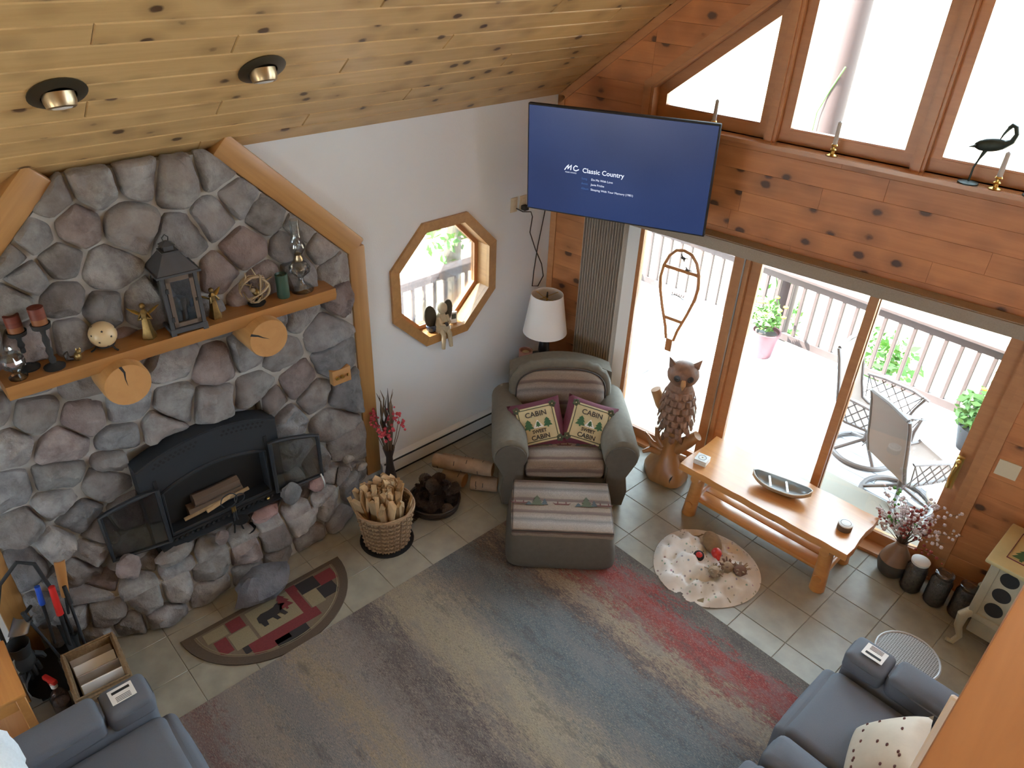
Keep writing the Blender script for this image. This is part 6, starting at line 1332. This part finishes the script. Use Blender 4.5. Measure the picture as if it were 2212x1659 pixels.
while x > -1.6:
    M().rbox((x - .07, -2.45, ZD - .014), (.134, 5.0, .028), .004, 1).build('deck_board', MT['deck'], dk_, smooth=False); x -= .14
tag(M().box((3, 8, -1.02), (90, 80, .04)).build('ground', MT['ground']), kind='structure')
tag(M().box((2, -.5, -.35), (9, 5, .4)).build('deck_joists', MT['railw']), kind='structure') if False else None
def railing(lab, p, q, nb):
    r_ = thing('deck_railing', lab, 'railing', (p[0], p[1], ZD), math.atan2(q[1] - p[1], q[0] - p[0])); l = math.dist(p, q)
    M().rbox((l / 2, 0, .86), (l, .13, .036), .006, 1).build('cap_rail', MT['railw'], r_); M().rbox((l / 2, 0, .80), (l, .038, .085), .004, 1).build('top_rail', MT['railw'], r_); M().rbox((l / 2, 0, .13), (l, .04, .085), .004, 1).build('bottom_rail', MT['railw'], r_)
    b0 = None
    for k in range(nb):
        if b0 is None: b0 = M().rbox((0, 0, .47), (.036, .036, .60), .004, 1).build('baluster', MT['railw'], r_, smooth=False); o = b0
        else: o = b0.copy(); COL.objects.link(o)
        o.location = ((k + .5) * l / nb, 0, 0)
    for k in range(2): M().rbox((k * l, 0, .40), (.09, .09, .80), .004, 1).build('post', MT['railw'], r_)
    return r_
railing('brown wooden railing along the far side of the deck', (-1.5, 2.86), (5.8, 2.90), 50); railing('brown wooden railing of the side deck seen through the octagon window', (-1.5, -4.9), (-1.5, 2.8), 54)
# porch post with vine
pv = thing('porch_post', 'dark peeled log post with a vine at the deck edge', 'post', (.74, 3.12, -.9)); M().tube([(0, 0, 0), (0, 0, 4.4)], [.125, .115], 14).build('log', flat('dark_log', (.05, .03, .027), .7), pv)
vn = M(); vn.tube([(.11 * math.cos(a * .9), -.12, .9 + a * .22) for a in range(14)], .008, 5); vn.build('vine_stem', MT['green'], pv)
MT['leaf'] = flat('bright_leaf', (.10, .22, .045), .6, var=.4, vscale=5); MT['yellow'] = flat('yellow_petal', (.75, .48, .02), .6)
def leaves(par, c, r, n, seed, mt='leaf', sz=.05, nm='foliage'):
    rk = random.Random(seed); m = M()
    for k in range(n):
        d = Vector((rk.gauss(0, 1), rk.gauss(0, 1), rk.gauss(0, 1))); d = d.normalized() * (rk.random() ** .5); p = Vector(c) + Vector((d.x * r[0], d.y * r[1], d.z * r[2])); s_ = sz * rk.uniform(.6, 1.3)
        u = Vector((rk.gauss(0, 1), rk.gauss(0, 1), rk.gauss(0, .6))).normalized(); w_ = u.orthogonal().normalized()
        m.add([tuple(p - u * s_), tuple(p + w_ * s_ * .45), tuple(p + u * s_), tuple(p - w_ * s_ * .45)], [(0, 1, 2, 3)])
    o = m.build(nm, MT[mt], par, smooth=False, fix=False); o['kind'] = 'stuff' if par is not None else o.get('kind', 'stuff'); return o
leaves(pv, (.1, -.1, 2.3), (.14, .1, .9), 120, 5, sz=.05)
fp_ = thing('flower_pot', 'pink tapered pot of yellow flowers on the deck by the log post', 'flower pot', (.91, 2.52, ZD))
M().lathe([(.10, 0), (.105, .01), (.135, .22), (.15, .26), (.155, .30), (.14, .30), (.13, .27), (0, .265)], n=26).build('pot', flat('pink_resin', (.13, .045, .052), .5), fp_); M().lathe([(.13, .268), (0, .278)], n=20).build('soil', MT['darkpot'], fp_)
leaves(fp_, (-.03, 0, .46), (.15, .15, .20), 240, 3, sz=.042)
for k in range(8): a = k * 2.4; M().ball((.15 * math.cos(a), .15 * math.sin(a), .52 + .02 * k), (.03, .03, .012), 8, 5).build('flower', MT['yellow'], fp_)
p2 = thing('planter', 'leafy planter on the deck at the right by the railing', 'flower pot', (3.10, 2.50, ZD)); M().lathe([(.10, 0), (.15, .2), (.155, .24), (.14, .24), (0, .21)], n=22).build('pot', MT['darkpot'], p2); leaves(p2, (0, 0, .40), (.26, .2, .22), 300, 8, sz=.05); leaves(p2, (.1, .1, .75), (.16, .16, .35), 160, 9, sz=.045)
for k in range(4): M().ball((.08 * math.cos(k * 1.9), .08 * math.sin(k * 1.9), .58 + .03 * k), (.028, .028, .012), 8, 5).build('flower', MT['yellow'], p2)
bk_ = thing('stone_block', 'grey stone block lying on the deck outside the left door panel', 'stone', (.24, 1.23, ZD)); M().rbox((0, 0, .06), (.20, .14, .12), .02, 2).build('block', MT['stone'], bk_)
# patio chairs
MT['sling'] = flat('taupe_sling', (.20, .16, .135), .8, var=.12, vscale=160); MT['chairm'] = flat('bronze_chair_frame', (.12, .105, .10), .45, .4)
def patio_chair(lab, loc, rz):
    c = thing('patio_chair', lab, 'chair', loc, rz, 'swivel sling chairs on the deck')
    prof = [(-.27, .42), (-.25, .40), (-.05, .375), (.15, .365), (.22, .40), (.27, .55), (.315, .75), (.36, .92), (.39, 1.0)]
    m = M(); n = len(prof); 
    for off in (0, .008): m.grid(2, n, lambda u, v: (-.21 + .42 * u, prof[round(v * (n - 1))][0] + off, prof[round(v * (n - 1))][1] - off * .6))
    m.build('sling', MT['sling'], c, ang=70)
    for sx in (-1, 1):
        M().tube([(sx * .225, p, q) for p, q in prof], .016, 8).build('side_rail', MT['chairm'], c)
        M().tube([(sx * .27, .25, .62), (sx * .29, .1, .63), (sx * .30, -.15, .62), (sx * .29, -.30, .585)], [.018, .026, .026, .018], 8, flat=.5).build('arm', MT['chairm'], c)
        M().tube([(sx * .29, -.27, .60), (sx * .27, -.22, .48), (sx * .25, -.2, .40)], .012, 7).build('arm_support', MT['chairm'], c)
        lt = M()
        for k in range(6):
            y0_ = -.22 + k * .085; lt.tube([(sx * .268, y0_, .40), (sx * .28, min(.24, y0_ + .17), .61)], .005, 5); lt.tube([(sx * .268, y0_ + .05, .40), (sx * .28, max(-.25, y0_ - .12), .61)], .005, 5)
        lt.build('lattice_side', MT['chairm'], c)
    M().tube([(-.21, .39, 1.0), (0, .40, 1.02), (.21, .39, 1.0)], .016, 8).build('top_rail', MT['chairm'], c)
    M().tube([(0, 0, .36), (0, 0, .12)], .03, 12).build('swivel', MT['chairm'], c); M().tube([(.27 * math.cos(R(12 * k)), .27 * math.sin(R(12 * k)), .022) for k in range(30)], .022, 8, closed=True).build('ring_base', MT['chairm'], c)
    for k in range(4): a = R(45 + 90 * k); M().tube([(0, 0, .16), (.14 * math.cos(a), .14 * math.sin(a), .09), (.26 * math.cos(a), .26 * math.sin(a), .03)], .016, 7).build('spoke', MT['chairm'], c)
    return c
patio_chair('taupe sling swivel chair with lattice arms, farther from the door', (2.48, 1.66, ZD), R(90)); patio_chair('taupe sling swivel chair nearest the door with its back turned to the room', (2.97, 1.24, ZD), R(150))
pt_ = thing('patio_table', 'small round cream topped patio table beside the near chair', 'table', (3.42, .95, ZD)); M().lathe([(.20, .44), (.205, .452), (.2, .464), (0, .464)], n=30).build('top', flat('cream_stone', (.50, .43, .35), .5), pt_)
for k in range(3): a = R(20 + 120 * k); M().tube([(.17 * math.cos(a), .17 * math.sin(a), .0), (.08 * math.cos(a), .08 * math.sin(a), .25), (.17 * math.cos(a), .17 * math.sin(a), .44)], .012, 7).build('leg', MT['chairm'], pt_)
def scroll():
    m, nt, b, o_ = nmat('scroll_mat'); b.inputs['Roughness'].default_value = .9; v, rn = coords(nt, rnd=False); n = N(nt, 'ShaderNodeTexWave', wave_type='RINGS', inp={'Scale': 3.2, 'Distortion': 9.0, 'Detail': 1.0}); L(nt, v, n.inputs['Vector'])
    L(nt, ramp(nt, n.outputs[0], [(.62, (.36, .30, .25)), (.74, (.10, .095, .10))]), b.inputs['Base Color']); return m
tag(M().rbox((0, 0, .006), (1.1, .75, .012), .003, 1).build('door_mat', scroll(), None, (3.60, 1.62, ZD)), 'beige outdoor mat with dark scrolls under the patio chairs', 'mat')
# trees and shrubs beyond the deck
MT['barkf'] = flat('pale_bark', (.30, .25, .21), .9, var=.3, vscale=8)
rk = random.Random(17)
for k, (x, y, h, lab) in enumerate(((-4.2, -.6, 5, 'leafy green sapling outside the octagon window'), (-3.4, 1.6, 4, 'small bush tree beyond the side deck corner'), (-9, 12, 9, 'tall tree far beyond the deck, leftmost'), (-2, 22, 10, 'tall tree far beyond the deck, behind the log post'), (9, 15, 9, 'tall tree far beyond the deck, rightmost'))):
    t = thing('garden_tree', lab, 'tree', (x, y, -1.0), 0, 'trees around the deck'); M().tube([(0, 0, 0), (.05, .02, h * .5), (0, 0, h * .9)], [.10 + h * .012, .07 + h * .008, .03], 9).build('trunk', MT['barkf'], t); leaves(t, (0, 0, h * (.5 if k < 2 else .66)), (h * .22, h * .22, h * .28), 700 if k < 2 else 1200, 40 + k, sz=.10 if k < 2 else .22)
for k, (x, y, lab) in enumerate(((1.6, 4.3, 'low green shrub behind the deck railing, middle'), (3.4, 4.0, 'low green shrub behind the deck railing, right'), (.1, 4.2, 'low green shrub behind the log post'), (-2.2, -.2, 'red flowered shrub outside the side railing'))):
    t = thing('shrub', lab, 'shrub', (x, y, -1.0), 0, 'shrubs around the deck'); M().tube([(0, 0, 0), (0, 0, .4)], .03, 6).build('stem', MT['barkf'], t); leaves(t, (0, 0, .55), (.45, .4, .4), 420, 60 + k, sz=.07); 
    if k == 3:
        for q in range(14): M().ball((.4 * math.cos(q * 2.4), .35 * math.sin(q * 2.4), .6 + .025 * q), .05, 7, 5).build('flower', MT['red'], t)
